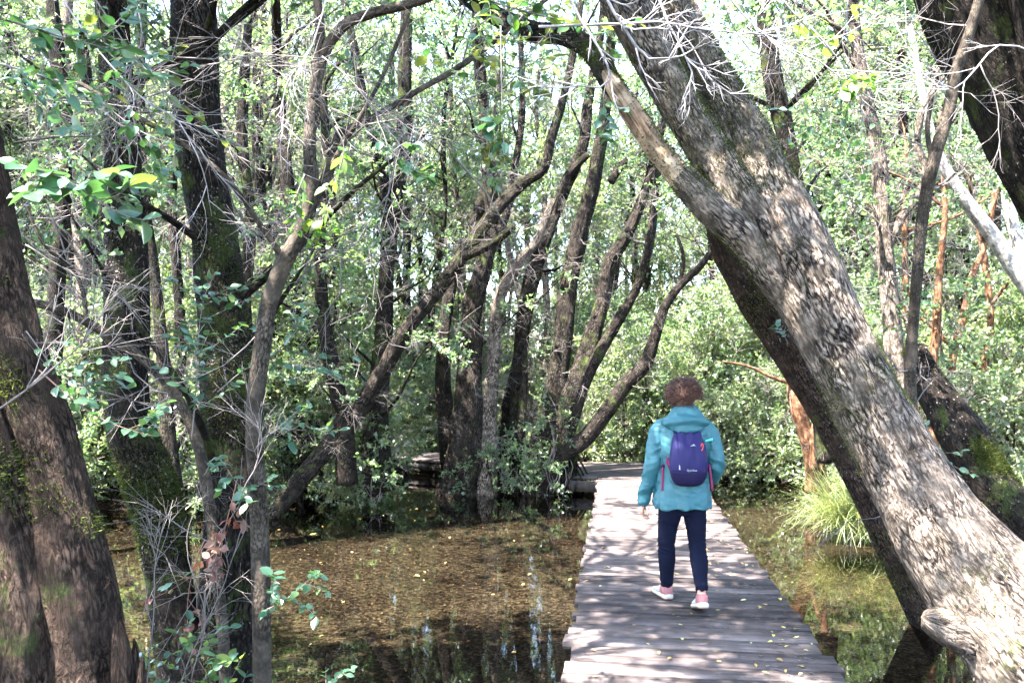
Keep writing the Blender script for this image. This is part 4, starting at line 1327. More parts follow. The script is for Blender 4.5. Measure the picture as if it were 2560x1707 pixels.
tree('slim_tree', 'dark knotted stem with leaves above the massive trunk at upper right centre', 'tree',
     [[(1900, 1060, 24, 9.5), (1880, 800, 22, 9.5), (1850, 560, 18, 9.5), (1830, 420, 14, 9.5), (1810, 340, 17, 9.5), (1792, 260, 22, 9.5), (1770, 140, 21, 9.5), (1758, 0, 18, 9.5), (1750, -100, 14, 9.5)]],
     BARK_DARK, seed=71, sides=30, ds=0.06, lob=0.12, amp=0.012, twigs=48, leafm=LEAF_S, moss=2500,
     clumps=sky_clumps(cr_, 8, (1.8, 4.2), (8.8, 10.4), (3.6, 6.6), (0.35, 0.6), 10, 0.9, 4))
tree('white_tree', 'bright white sunlit trunk leaning left at the right edge', 'tree',
     [[(2640, 1100, 38, 10), (2540, 930, 34, 10), (2440, 770, 30, 10), (2340, 630, 26, 10), (2275, 535, 24, 10), (2215, 455, 21, 10), (2170, 385, 17, 10), (2140, 310, 14, 10), (2120, 220, 11, 10), (2090, 60, 9, 10)]],
     BARK_WHITE, seed=73, sides=34, ds=0.07, lob=0.06, amp=0.004, twigs=16)
tree('white_tree', 'second pale trunk further right behind the bright white one', 'tree',
     [[(2480, 1050, 24, 11.5), (2420, 800, 22, 11.5), (2352, 600, 20, 11.5), (2318, 480, 17, 11.5), (2300, 380, 14, 11.5), (2290, 150, 11, 11.5)]],
     BARK_WHITE, seed=75, sides=26, ds=0.08, lob=0.06, amp=0.004)
tree('cinnamon_tree', 'orange barked trunk with forked base behind the walking person', 'tree',
     [[(1878, 1130, 40, 12.2), (1872, 1060, 32, 12.2), (1850, 990, 26, 12.2), (1828, 920, 25, 12.2), (1822, 850, 22, 12.3), (1812, 780, 18, 12.3), (1800, 640, 14, 12.3), (1812, 480, 11, 12.3)],
      [(1878, 1090, 16, 12.1), (1892, 1010, 13, 12.1), (1890, 940, 12, 12.1), (1905, 840, 10, 12.1)],
      [(1868, 1080, 14, 12.0), (1866, 1000, 10, 12), (1884, 930, 8, 12)],
      [(1822, 880, 7, 12.2), (1780, 870, 5, 12.1), (1720, 842, 4, 12.1), (1660, 830, 3, 12)]],
     BARK_ORANGE, seed=77, sides=34, ds=0.06, lob=0.12, amp=0.008, twigs=20)
for i, (pts, lab) in enumerate([
    ([(2150, 1100, 20, 10.5), (2138, 900, 15, 10.5), (2150, 760, 13, 10.5), (2160, 600, 11, 10.5), (2170, 480, 9, 10.5), (2160, 260, 7, 10.5)], 'reddish bark stem right behind the slim grey stem'),
    ([(2110, 1080, 16, 11), (2096, 860, 11, 11), (2080, 640, 10, 11), (2078, 480, 9, 11), (2082, 330, 7, 11)], 'thin cinnamon stem between the speckled and the slim grey stems'),
    ([(2200, 1080, 18, 11.5), (2185, 860, 13, 11.5), (2215, 720, 12, 11.5), (2230, 640, 11, 11.5), (2262, 560, 9, 11.5), (2290, 430, 8, 11.5)], 'twisted orange stem under the bright white trunk'),
    ([(2260, 1060, 18, 12.5), (2250, 900, 13, 12.5), (2275, 760, 11, 12.5), (2262, 600, 10, 12.5), (2240, 480, 9, 12.5)], 'orange stem low beside the right edge thicket')]):
    tree('cinnamon_tree', lab, 'tree', [pts], BARK_ORANGE, seed=81 + i, sides=22, ds=0.07, lob=0.1, amp=0.005, twigs=24, leafm=LEAF_S, group='orange barked stems at the right',
         clumps=sky_clumps(cr_, 4, (4.0 + i * 0.4, 6.4 + i * 0.4), (10.2, 12.6), (1.5, 5.5), (0.35, 0.6), 10, 0.9, 2))
tree('fallen_mossy_tree', 'mossy dark trunk sloping down right behind the massive trunk', 'tree',
     [[(2640, 1460, 60, 6.4), (2480, 1330, 56, 6.5), (2352, 1210, 52, 6.6), (2280, 1120, 48, 6.7), (2218, 1020, 46, 6.8), (2168, 940, 40, 6.9), (2128, 870, 32, 7), (2100, 800, 22, 7)]],
     BARK_DARK, seed=91, sides=80, ds=0.04, lob=0.14, amp=0.016, moss=14000, flakes=1500)

# trees standing beside and behind the camera: their crowns shade the deck
for i, (x, y, h, lab) in enumerate([
    (-3.0, -1.5, 7.6, 'tall canopy tree standing behind the viewer on the left'),
    (-5.5, 2.0, 8.2, 'canopy tree left of the frame beside the pond'),
    (3.8, 1.2, 7.8, 'canopy tree right of the frame beside the boardwalk'),
    (-8.5, 3.5, 8.5, 'canopy tree beyond the left edge over the pond')]):
    rr_ = np.random.default_rng(700 + i)
    root = thing('canopy_tree', lab, 'tree', (x, y, -0.5))
    g, c2 = Geo(), Geo()
    path = np.array([[0, 0, -0.2, 0.2], [0.1, 0.1, 2.5, 0.16], [0.3, 0.2, 5, 0.12], [0.5, 0.5, h, 0.05]])
    g.merge(tube(path, 20, 0.1, 0.1, 0.012, seed=i + 70))
    for k in range(22):
        a, q = rr_.uniform(0, 6.28), rr_.uniform(0.4, 3.0)
        c = np.array([0.4 + math.cos(a) * q, 0.4 + math.sin(a) * q, h - 1.6 + rr_.uniform(-0.9, 1.6)])
        limb(g, path[2, :3] + (path[3, :3] - path[2, :3]) * rr_.uniform(0, 0.9), c, 0.035, 0.008, rr_, 0.15, 6, 0, 0.3)
        clump(c2, c, rr_.uniform(0.5, 0.9), 14, BANK_LEAF, rr_, 1.2, 0.1, 0.4)
    link('trunk', g.mesh('trunk', BARK), root)
    link('crown', c2.mesh('crown', [TWIG, LEAF_S], False), root, kind='stuff')

# ------------------------------------------------------------------ near leafy branches (every leaf a part)
def leaf_mesh(name, L, W, m, curl=0.12, fold=0.18, seed=0):
    g = Geo()
    r = np.random.default_rng(seed)
    prof = [(0.0, 0.03), (0.15, 0.62), (0.38, 1.0), (0.62, 0.92), (0.85, 0.5), (1.0, 0.02)]
    vs, q = [], []
    tw = r.normal(0, 0.08)
    for i, (t, wv) in enumerate(prof):
        z = -curl * L * t * t
        for sgn in (-1, -0.5, 0, 0.5, 1):
            vs.append((L * t, sgn * W / 2 * wv, z + fold * W * abs(sgn) * wv * 0.6 + tw * W * sgn * wv))
    for i in range(len(prof) - 1):
        for j in range(4):
            a = i * 5 + j
            q.append((a, a + 5, a + 6, a + 1))
    g.add(vs, q)
    return g.mesh(name, m)


def leaf_set(m, L=0.045, W=0.028, n=4, s0=0):
    return [leaf_mesh('leaf', L * f, W * f2, m, c, fo, s0 + k) for k, (f, f2, c, fo) in enumerate([(1, 1, 0.12, 0.2), (0.85, 0.95, 0.25, 0.3), (1.1, 1.05, 0.05, 0.12), (0.7, 0.75, 0.2, 0.25)][:n])]


SET_BIG = leaf_set(LEAF_BIG)
SET_OLIVE = leaf_set(LEAF_OLIVE, 0.05, 0.03, s0=9)
SET_LIME = leaf_set(LEAF_LIME, 0.045, 0.024, s0=19)
SET_DRY = leaf_set(LEAF_DRY, 0.05, 0.03, s0=29)


def leafy_branch(label, path, sets, n, rad=0.004, name='leafy_branch', seed=0, scale=1.0, side=6, spread=0.16, tm=TWIG, group=None, cat='branch', t_from=0.15, droop=0.0):
    """path in v-space with depth; leaves in opposite pairs along the stem and its side twigs"""
    r = np.random.default_rng(4000 + seed)
    n = int(n * 1.75)
    scale *= 1.2
    p = catmull(vpath([(a, b, 0, d) for a, b, d in path]), 0.03)
    base = p[0, :3].copy()
    root = thing(name, label, cat, tuple(base), group)
    c = p[:, :3] - base
    L = np.linalg.norm(np.diff(c, axis=0), axis=1).sum()
    rr = np.linspace(rad, rad * 0.35, len(c))
    g = Geo()
    g.merge(tube(np.column_stack([c, rr]), 6, 0.05, raw=True))
    lines = [c[int(len(c) * t_from):]]
    for k in range(side):
        i = int(r.uniform(t_from, 0.95) * (len(c) - 2))
        d = c[i + 1] - c[i]
        d /= np.linalg.norm(d) + 1e-9
        o = r.normal(0, 1, 3)
        o -= d * o.dot(d)
        o /= np.linalg.norm(o)
        e = c[i] + (d * 0.7 + o) * spread * r.uniform(0.5, 1.2) - np.array([0, 0, droop])
        m_ = (c[i] + e) / 2 + r.normal(0, 0.012, 3)
        q = catmull(np.array([[*c[i], rad * 0.5], [*m_, rad * 0.4], [*e, rad * 0.2]]), 0.03)
        g.merge(tube(q, 5, 0.05, raw=True))
        lines.append(q[:, :3])
    link('stem', g.mesh('stem', tm), root)
    lens = np.array([len(l) for l in lines], float)
    lens /= lens.sum()
    cnt = 0
    for l, f in zip(lines, lens):
        m = max(1, int(round(n * f / 2)))
        for k in range(m):
            t = (k + 1) / m
            i = min(len(l) - 2, max(0, int(t * (len(l) - 1)) - (1 if t >= 1 else 0)))
            d = l[min(i + 1, len(l) - 1)] - l[max(0, i - 1)]
            d /= np.linalg.norm(d) + 1e-9
            sd = np.cross(d, [0, 0, 1.0]) + r.normal(0, 0.25, 3)
            sd /= np.linalg.norm(sd) + 1e-9
            for sg in (-1, 1):
                if r.uniform() < 0.08:
                    continue
                ax = d * r.uniform(0.25, 0.9) + sd * sg + r.normal(0, 0.2, 3) - np.array([0, 0, 0.1 + droop])
                ax /= np.linalg.norm(ax)
                up = np.array([0, 0, 1.0]) + r.normal(0, 0.4, 3) - np.array([0, 0.35, 0])
                y = np.cross(up, ax)
                y /= np.linalg.norm(y)
                z = np.cross(ax, y)
                M = Matrix(((ax[0], y[0], z[0], l[i][0]), (ax[1], y[1], z[1], l[i][1]), (ax[2], y[2], z[2], l[i][2]), (0, 0, 0, 1)))
                ss = sets if not isinstance(sets[0], list) else sets[int(r.integers(0, len(sets)))]
                o = bpy.data.objects.new('leaf', ss[int(r.integers(0, len(ss)))])
                COL.objects.link(o)
                o.parent = root
                o.matrix_local = M @ Matrix.Scale(scale * r.uniform(0.75, 1.2), 4)
                cnt += 1
    return root


leafy_branch('near leafy branch with large round green leaves entering at the left edge', [(-60, 345, 1.9), (60, 385, 1.85), (150, 410, 1.8), (230, 465, 1.8), (300, 500, 1.8), (350, 505, 1.8)], SET_BIG, 34, 0.004, seed=1, scale=1.05, side=5, spread=0.1)
leafy_branch('leafy branch with bluish green leaves across the top left corner', [(-80, 20, 2.3), (60, 60, 2.3), (180, 95, 2.35), (300, 120, 2.4), (400, 130, 2.4)], SET_BIG, 60, 0.004, seed=2, side=9, spread=0.16)
leafy_branch('second leafy branch hanging below the top left corner', [(-60, 130, 2.8), (80, 170, 2.8), (200, 215, 2.9), (320, 300, 2.9), (420, 340, 2.9)], SET_BIG, 60, 0.004, seed=3, side=10, spread=0.2)
leafy_branch('leafy branch high between the first and third dark trunks', [(180, -60, 3.2), (260, 60, 3.2), (330, 160, 3.2), (400, 230, 3.2), (470, 270, 3.2)], [SET_BIG, SET_OLIVE], 56, 0.004, seed=4, side=10, spread=0.25)
leafy_branch('leafy twig with dark leaves crossing the second dark trunk near eye level', [(90, 850, 3.0), (170, 920, 3.0), (240, 965, 3.0), (310, 990, 3.0), (350, 1000, 3.0)], SET_BIG, 26, 0.003, seed=5, side=3, spread=0.12, tm=TWIG_RED)
leafy_branch('leafy spray left of the second dark trunk with broad teal leaves', [(60, 760, 3.4), (130, 850, 3.4), (200, 900, 3.4), (250, 930, 3.4)], SET_BIG, 34, 0.003, seed=6, side=6, spread=0.2)
leafy_branch('leafy climber with dark leaves in front of the third dark trunk', [(440, 1010, 4.4), (450, 900, 4.4), (455, 780, 4.4), (470, 680, 4.4), (500, 620, 4.4)], SET_BIG, 90, 0.004, seed=7, side=13, spread=0.3, scale=1.15)
leafy_branch('leafy spray reaching from the third dark trunk behind the grey sapling', [(500, 900, 4.4), (560, 850, 4.4), (620, 820, 4.4), (680, 760, 4.4), (700, 700, 4.5)], SET_BIG, 60, 0.004, seed=8, side=9, spread=0.3, scale=1.1)
leafy_branch('lime green leaves hanging on the fork of the grey sapling', [(700, 400, 3.9), (680, 460, 3.9), (690, 530, 3.9), (720, 560, 3.9)], SET_LIME, 22, 0.003, seed=9, side=5, spread=0.14, droop=0.04, scale=1.2)
leafy_branch('lime green leafy twig beside the bend of the grey sapling', [(770, 290, 3.9), (790, 340, 3.9), (770, 420, 3.9), (735, 520, 3.9)], SET_LIME, 16, 0.003, seed=10, side=3, spread=0.12, droop=0.04, scale=1.3)
leafy_branch('olive leafy branch hanging at the top centre of the view', [(1300, -40, 3.6), (1270, 60, 3.5), (1210, 130, 3.5), (1180, 200, 3.5), (1120, 240, 3.5)], [SET_OLIVE, SET_OLIVE, SET_BIG], 80, 0.004, seed=11, side=12, spread=0.28)
leafy_branch('bright pale leaf rosette dangling at upper centre', [(1150, 60, 2.9), (1152, 180, 2.9), (1155, 300, 2.9), (1160, 345, 2.9)], SET_BIG, 20, 0.003, seed=12, side=2, spread=0.08, scale=1.0, t_from=0.82)
leafy_branch('olive green rosette of leaves below the pale one at upper centre', [(1120, 250, 3.6), (1125, 330, 3.6), (1120, 385, 3.6)], SET_OLIVE, 16, 0.003, seed=13, side=3, spread=0.1, t_from=0.5)
leafy_branch('dark leaf cluster dangling left of the bare wood limb', [(1400, 160, 3.8), (1385, 230, 3.8), (1395, 270, 3.8), (1400, 310, 3.8)], SET_BIG, 22, 0.003, seed=14, side=4, spread=0.14, t_from=0.4)
leafy_branch('leafy twig row left of the pale rosette near the grey sapling', [(840, 300, 3.0), (900, 350, 3.0), (950, 390, 3.0), (1000, 410, 3.0)], SET_BIG, 20, 0.003, seed=15, side=3, spread=0.1)
leafy_branch('leafy branch along the top edge above the great trunk', [(1020, -40, 3.4), (1150, 10, 3.3), (1260, 40, 3.3), (1380, 60, 3.2), (1480, 50, 3.2)], [SET_OLIVE, SET_BIG, SET_LIME], 70, 0.004, seed=16, side=10, spread=0.2)
leafy_branch('yellow green leafy twig at the top right of the great trunk', [(1780, -20, 3.0), (1850, 60, 3.0), (1900, 110, 3.0), (1960, 170, 3.0), (2010, 190, 3.0)], SET_LIME, 22, 0.003, seed=17, side=4, spread=0.16, tm=TWIG_WHITE)
leafy_branch('yellow green leaves on the lower twig right of the great trunk', [(1860, 60, 2.9), (1920, 130, 2.9), (1950, 200, 2.9), (1945, 270, 2.9)], SET_LIME, 16, 0.003, seed=18, side=3, spread=0.1, tm=TWIG_WHITE, t_from=0.5)
leafy_branch('leafy spray over the pond behind the trunk foot at lower left', [(610, 1400, 4.0), (650, 1380, 3.95), (700, 1340, 3.9), (730, 1310, 3.9)], SET_BIG, 36, 0.003, seed=19, side=6, spread=0.16)
leafy_branch('leafy seedling at the bottom left between trunks', [(430, 1640, 3.9), (425, 1540, 3.9), (410, 1480, 3.9), (440, 1420, 3.9)], [SET_BIG, SET_LIME], 44, 0.003, seed=20, side=8, spread=0.25)
leafy_branch('low leafy seedling at the bottom edge left of the sapling foot', [(520, 1680, 3.8), (500, 1600, 3.8), (480, 1540, 3.8), (540, 1500, 3.8)], [SET_BIG, SET_LIME], 34, 0.003, seed=21, side=8, spread=0.25)
leafy_branch('leafy sprig at the bottom edge right of the sapling foot', [(720, 1660, 4.2), (740, 1590, 4.2), (780, 1550, 4.2), (820, 1530, 4.2)], SET_BIG, 22, 0.003, seed=22, side=5, spread=0.15)
leafy_branch('hanging twig of dry rust red leaves between the dark trunks', [(545, 1100, 4.3), (525, 1180, 4.3), (500, 1260, 4.3), (450, 1300, 4.3)], SET_DRY, 24, 0.003, seed=23, side=5, spread=0.16, droop=0.04, tm=TWIG_RED)
leafy_branch('dry brown leaves on vines at the foot of the third dark trunk', [(470, 1240, 4.4), (445, 1300, 4.4), (430, 1400, 4.4), (440, 1500, 4.4)], [SET_DRY, SET_DRY, SET_BIG], 18, 0.003, seed=24, side=5, spread=0.2, tm=TWIG_RED)
leafy_branch('leafy twig in front of the sapling at mid height', [(470, 1090, 4.3), (500, 1050, 4.2), (560, 1120, 4.1), (640, 1090, 4.1)], SET_BIG, 26, 0.003, seed=25, side=4, spread=0.18)
leafy_branch('leafy twig over the bank right of the sapling', [(600, 930, 4.3), (660, 960, 4.3), (740, 990, 4.3), (790, 985, 4.4)], SET_BIG, 26, 0.003, seed=26, side=4, spread=0.15)
leafy_branch('green shoots sprouting on top of the rear leaning trunk', [(1810, 790, 5.6), (1800, 760, 5.6), (1820, 740, 5.6), (1835, 720, 5.6)], SET_BIG, 20, 0.003, seed=27, side=4, spread=0.14)
leafy_branch('green shoots with leaves in the crook behind the great trunk', [(2130, 1080, 5.3), (2150, 1030, 5.3), (2180, 1060, 5.3), (2210, 1100, 5.3)], SET_BIG, 26, 0.003, seed=28, side=6, spread=0.2)
leafy_branch('thin leafy shoots at the right of the great trunk near mid height', [(2060, 850, 6.6), (2100, 780, 6.6), (2080, 720, 6.6), (2110, 660, 6.6)], SET_BIG, 40, 0.003, seed=29, side=9, spread=0.3)
leafy_branch('dark leafy hanging spray between great trunk and speckled stem', [(1980, 560, 6.6), (1960, 500, 6.6), (1900, 430, 6.6), (1860, 380, 6.6)], SET_BIG, 60, 0.004, seed=30, side=12, spread=0.45, scale=1.1)
leafy_branch('leafy spray on the stem above the great trunk at upper right', [(1990, 130, 6.6), (1930, 200, 6.6), (1880, 260, 6.6), (1850, 330, 6.6)], SET_BIG, 60, 0.004, seed=31, side=12, spread=0.45, scale=1.1)


# ------------------------------------------------------------------ bare foreground twigs
def bare_branch(label, path, n_tw=8, rad=0.005, seed=0, m=TWIG, name='bare_branch', L=0.35, group=None):
    r = np.random.default_rng(6000 + seed)
    p = vpath([(a, b, 0, d) for a, b, d in path])
    p = catmull(p, 0.06)
    p[:, :3] += np.cumsum(r.normal(0, 0.003, (len(p), 3)), 0)
    base = p[0, :3].copy()
    root_loc = tuple(base)
    c = p[:, :3] - base
    g = tube(np.column_stack([c, np.linspace(rad, rad * 0.4, len(c))]), 7, 0.05, raw=True)

    def sub(i, cc, l, ra, lev):
        d = cc[min(i + 1, len(cc) - 1)] - cc[max(i - 1, 0)]
        d /= np.linalg.norm(d) + 1e-9
        o = r.normal(0, 1, 3)
        o -= d * o.dot(d)
        o /= np.linalg.norm(o)
        q = [cc[i]]
        v = d * 1.0 + o * 0.65
        for k in range(5):
            v = v / np.linalg.norm(v) + r.normal(0, 0.13, 3)
            q.append(q[-1] + v / np.linalg.norm(v) * l / 5)
        q = np.array(q)
        g.merge(tube(np.column_stack([q, np.linspace(ra, ra * 0.4, 6)]), 5, 0.05, raw=True))
        if lev < 2:
            for k in range(3 if lev == 0 else 2):
                sub(int(r.integers(1, 5)), q, l * r.uniform(0.35, 0.7), ra * 0.6, lev + 1)
    for k in range(n_tw):
        sub(int(r.uniform(0.1, 0.97) * (len(c) - 2)) + 1, c, L * r.uniform(0.4, 1.2), rad * 0.55, 0)
    me = g.mesh(name, m)
    o = link(name, me)
    o.location = root_loc
    o['label'] = label
    o['category'] = 'branch'
    if group:
        o['group'] = group
    return o


bare_branch('bright white bare branch bending down in front of the great trunk top', [(1380, -40, 2.6), (1440, 60, 2.6), (1500, 130, 2.6), (1545, 130, 2.6), (1580, 80, 2.6)], 7, 0.006, 1, TWIG_WHITE, L=0.2)
bare_branch('white lichen covered twig ending in a hook left of the great trunk', [(1290, -40, 2.8), (1330, 40, 2.8), (1370, 110, 2.8), (1395, 180, 2.8), (1370, 200, 2.8), (1270, 185, 2.8)], 6, 0.006, 2, TWIG_WHITE, L=0.18)
bare_branch('long pale twig hanging over the great trunk with a sharp fork', [(1500, -40, 2.7), (1540, 60, 2.7), (1580, 140, 2.7), (1600, 220, 2.7)], 8, 0.005, 3, TWIG_WHITE, L=0.2)
bare_branch('long thin pale twig stretching right across the top right', [(1640, -40, 2.9), (1760, 80, 2.9), (1900, 150, 2.9), (2000, 240, 2.9), (2060, 250, 2.9)], 10, 0.004, 4, TWIG_WHITE, L=0.3)
bare_branch('horizontal pale branch along the top edge', [(1240, 60, 2.9), (1400, 62, 2.8), (1520, 55, 2.8), (1640, 70, 2.8), (1800, 90, 2.9)], 10, 0.005, 5, TWIG_WHITE, L=0.25)
bare_branch('pale twig arching in front of the huge mossy trunk', [(2380, 120, 3.2), (2300, 100, 3.2), (2200, 200, 3.2), (2130, 170, 3.2), (2060, 40, 3.2)], 9, 0.004, 6, TWIG_WHITE, L=0.3)
bare_branch('thin dangling twig over the huge mossy trunk', [(2250, 150, 3.4), (2290, 240, 3.4), (2300, 330, 3.4), (2310, 400, 3.4)], 3, 0.003, 7, TWIG, L=0.2)
for i, (pth, lab) in enumerate([
    ([(120, -40, 3.0), (230, 110, 3.0), (330, 220, 3.0), (420, 270, 3.0), (480, 380, 3.0), (500, 480, 3.1)], 'pale twig hanging down in front of the third dark trunk'),
    ([(-40, 180, 3.6), (120, 230, 3.6), (300, 250, 3.6), (480, 300, 3.7), (700, 330, 3.8)], 'long horizontal twig crossing the upper left'),
    ([(300, -40, 3.3), (330, 80, 3.3), (300, 200, 3.3), (330, 330, 3.3), (320, 420, 3.3)], 'vertical pale twig left of the third dark trunk'),
    ([(760, -30, 3.5), (720, 100, 3.5), (650, 200, 3.5), (640, 300, 3.5)], 'white twig beside the upper sapling stem'),
    ([(880, -40, 3.6), (780, 110, 3.6), (740, 130, 3.6), (620, 120, 3.6), (450, 150, 3.6)], 'pale crossing twig at the top of the sapling'),
    ([(740, 130, 3.4), (820, 200, 3.4), (880, 290, 3.4), (960, 400, 3.4)], 'pale straight twig sloping right from the sapling'),
    ([(1250, -40, 3.7), (1120, 140, 3.7), (1000, 270, 3.7), (900, 370, 3.7)], 'long grey twig sloping left through the upper centre'),
    ([(500, 40, 4.2), (580, 120, 4.2), (690, 200, 4.2), (780, 260, 4.2)], 'tangled bare twigs between third dark trunk and sapling'),
    ([(380, 160, 4.4), (470, 190, 4.4), (560, 150, 4.4), (640, 180, 4.4)], 'dense bare twig tangle over the third dark trunk'),
    ([(60, 560, 4.0), (160, 620, 4.0), (260, 660, 4.0), (330, 740, 4.0)], 'fine twig tangle left of the second dark trunk'),
    ([(-30, 960, 2.6), (90, 880, 2.6), (180, 800, 2.6), (270, 780, 2.6)], 'sunlit twig crossing the left foreground trunk'),
    ([(660, 640, 5.0), (740, 580, 5.0), (830, 600, 5.0), (900, 540, 5.0)], 'bare twig spray right of the sapling at mid height'),
    ([(560, 1130, 3.9), (595, 1060, 3.9), (600, 1000, 3.9), (560, 960, 3.9)], 'thin vine looping across the grey sapling'),
    ([(330, 1600, 3.7), (350, 1440, 3.7), (350, 1290, 3.7), (375, 1180, 3.7)], 'bare upright stick at the foot of the second dark trunk'),
    ([(440, 1560, 4.2), (470, 1400, 4.2), (430, 1250, 4.2), (460, 1100, 4.2)], 'dangling grey vines between the dark trunks'),
    ([(390, 1640, 4.1), (450, 1480, 4.1), (520, 1330, 4.1), (560, 1200, 4.1)], 'second tangle of vines at the foot of the third dark trunk'),
    ([(1650, -30, 3.8), (1700, 80, 3.8), (1760, 120, 3.8), (1850, 60, 3.8)], 'twig tangle above the great trunk at the top edge'),
    ([(1740, -60, 4.0), (1800, 60, 4.0), (1790, 180, 4.0), (1830, 260, 4.0)], 'dangling grey twigs right of the great trunk top'),
    ([(1960, -40, 3.9), (1940, 60, 3.9), (1990, 140, 3.9), (2060, 160, 3.9)], 'grey twig tangle left of the huge mossy trunk')]):
    bare_branch(lab, pth, 8, 0.0036, 20 + i, TWIG if i not in (0, 3) else TWIG_WHITE, L=0.32)
r = np.random.default_rng(15)


# ------------------------------------------------------------------ grass tufts
def grass(label, loc, n, L, spread, seed, lean=(0, -0.3)):
    r = np.random.default_rng(seed)
    g = Geo()
    K = 7
    a = r.uniform(0, 6.28, n)
    q = np.sqrt(r.uniform(0, 1, n)) * spread
    base = np.stack([np.cos(a) * q, np.sin(a) * q * 0.6, np.zeros(n)], -1)
    out = np.stack([np.cos(a) * 0.6 + r.normal(0, 0.7, n) + lean[0], np.sin(a) * 0.6 + r.normal(0, 0.7, n) + lean[1], np.zeros(n)], -1)
    ln = L * r.uniform(0.5, 1.25, n)
    bend = r.uniform(0.4, 2.3, n)
    wd = r.uniform(0.0025, 0.0065, n)
    cur = r.normal(0, 0.28, n)
    sd = np.stack([-out[:, 1], out[:, 0], np.zeros(n)], -1)
    sd /= np.linalg.norm(sd, axis=1)[:, None] + 1e-9
    rows = []
    hd = out / (np.linalg.norm(out, axis=1)[:, None] + 1e-9)
    p = base.copy()
    for k in range(K):
        t = k / (K - 1)
        ww = (wd * (1 - t) ** 0.6 + 0.0004)[:, None] * sd
        rows += [p - ww, p + ww]
        hd = np.stack([hd[:, 0] * np.cos(cur) - hd[:, 1] * np.sin(cur), hd[:, 0] * np.sin(cur) + hd[:, 1] * np.cos(cur), hd[:, 2]], -1)
        an = 0.15 + bend * (t + 0.08) * 1.2 + r.normal(0, 0.12, n)
        p = p + (hd * np.sin(an)[:, None] + np.array([0, 0, 1.0]) * np.cos(an)[:, None]) * (ln / (K - 1))[:, None]
    V = np.stack(rows, 1).reshape(-1, 3)
    Q = []
    b = (np.arange(n) * 2 * K)[:, None]
    for k in range(K - 1):
        Q.append(b + np.array([2 * k, 2 * k + 1, 2 * k + 3, 2 * k + 2]))
    g.add(V, np.concatenate(Q), tint=np.repeat(r.uniform(0, 1, n), 2 * K))
    o = link('grass_tuft', g.mesh('grass_tuft', GRASS), kind='stuff', label=label, category='grass')
    o.location = loc
    return o


grass('bright sunlit tuft of long grass drooping into the water', (*P(2000, 1165, 10.0)[:2], -0.3), 2300, 1.0, 0.5, 1, (-0.3, -0.35))
grass('bright grass tuft at the right edge behind the mossy trunk', (*P(2325, 1130, 9.0)[:2], -0.2), 1300, 0.9, 0.45, 2)

# ------------------------------------------------------------------ leaf litter on the pond bed
n = 42000
x = r.uniform(-8, 6.5, n)
y = r.uniform(3.2, 16, n)
h = ground_h(x, y) + 0.012 + r.uniform(0, 0.012, n)
a = r.uniform(0, 6.28, n)
s = 0.014 * r.uniform(0.6, 1.6, n)
d = np.stack([np.cos(a), np.sin(a), r.normal(0, 0.25, n)], -1) * s[:, None]
e = np.stack([-np.sin(a), np.cos(a), r.normal(0, 0.25, n)], -1) * s[:, None] * 0.55
c = np.stack([x, y, h], -1)
g = Geo()
V = np.stack([c - d, c + e, c + d, c - e], 1).reshape(-1, 3)
b = (np.arange(n) * 4)[:, None]
g.add(V, b + np.array([0, 1, 2, 3]), tint=np.repeat(r.uniform(0, 1, n), 4))
link('leaf_litter', g.mesh('leaf_litter', LITTER, False), kind='stuff', label='orange brown leaf litter lying on the pond bed', category='leaf litter')

lm = [leaf_mesh('fallen_leaf', 0.036 * f, 0.019 * f, LITTER_O, cu, fo, 50 + k) for k, (f, cu, fo) in enumerate([(1, 0.1, 0.3), (0.8, -0.15, 0.4), (1.2, 0.2, 0.2)])]
for k in range(230):
    if k < 180:
        t = r.uniform() ** 1.5
        s_ = 4.2 + 7.0 * t
        off = r.uniform(-0.74, 0.74) if r.uniform() < 0.5 else 0.74 - abs(r.normal(0, 0.3))
        q = deck_pt(s_, max(-0.74, min(0.74, off)))
        loc = (q[0], q[1], 0.011)
        lab, grp = 'small yellow brown leaf fallen on the boardwalk planks', 'fallen leaves on the boardwalk'
    else:
        xx, yy = r.uniform(-3.0, 0.6), r.uniform(5.2, 12.5)
        loc = (xx, yy, WATER_Z + 0.004)
        lab, grp = 'small yellow leaf floating on the pond', 'leaves floating on the pond'
    o = bpy.data.objects.new('fallen_leaf', lm[int(r.integers(0, 3))])
    COL.objects.link(o)
    o.location = loc
    o.rotation_euler = (r.normal(0, 0.12), r.normal(0, 0.12), r.uniform(0, 6.28))
    sc_ = r.uniform(0.7, 1.3)
    o.scale = (sc_, sc_, sc_)
    o['label'] = lab
    o['category'] = 'leaf'
    o['group'] = grp
# twig crumbs along the right part of the deck
g = Geo()
for k in range(800):
    q = deck_pt(4.2 + 6 * r.uniform() ** 1.6, 0.72 - abs(r.normal(0, 0.35)))
    if q[0] < 0:
        continue
    a = r.uniform(0, 6.28)
    l = r.uniform(0.008, 0.055)
    v, f = stick(np.array([q[0], q[1], 0.006]), np.array([q[0] + math.cos(a) * l, q[1] + math.sin(a) * l, 0.007]), 0.0018, 0.001)
    g.add(np.array(v), f, tint=np.full(6, 0.3))
link('twig_crumbs', g.mesh('twig_crumbs', TWIG, False), kind='stuff', label='small twig crumbs scattered along the right side of the planks', category='debris')
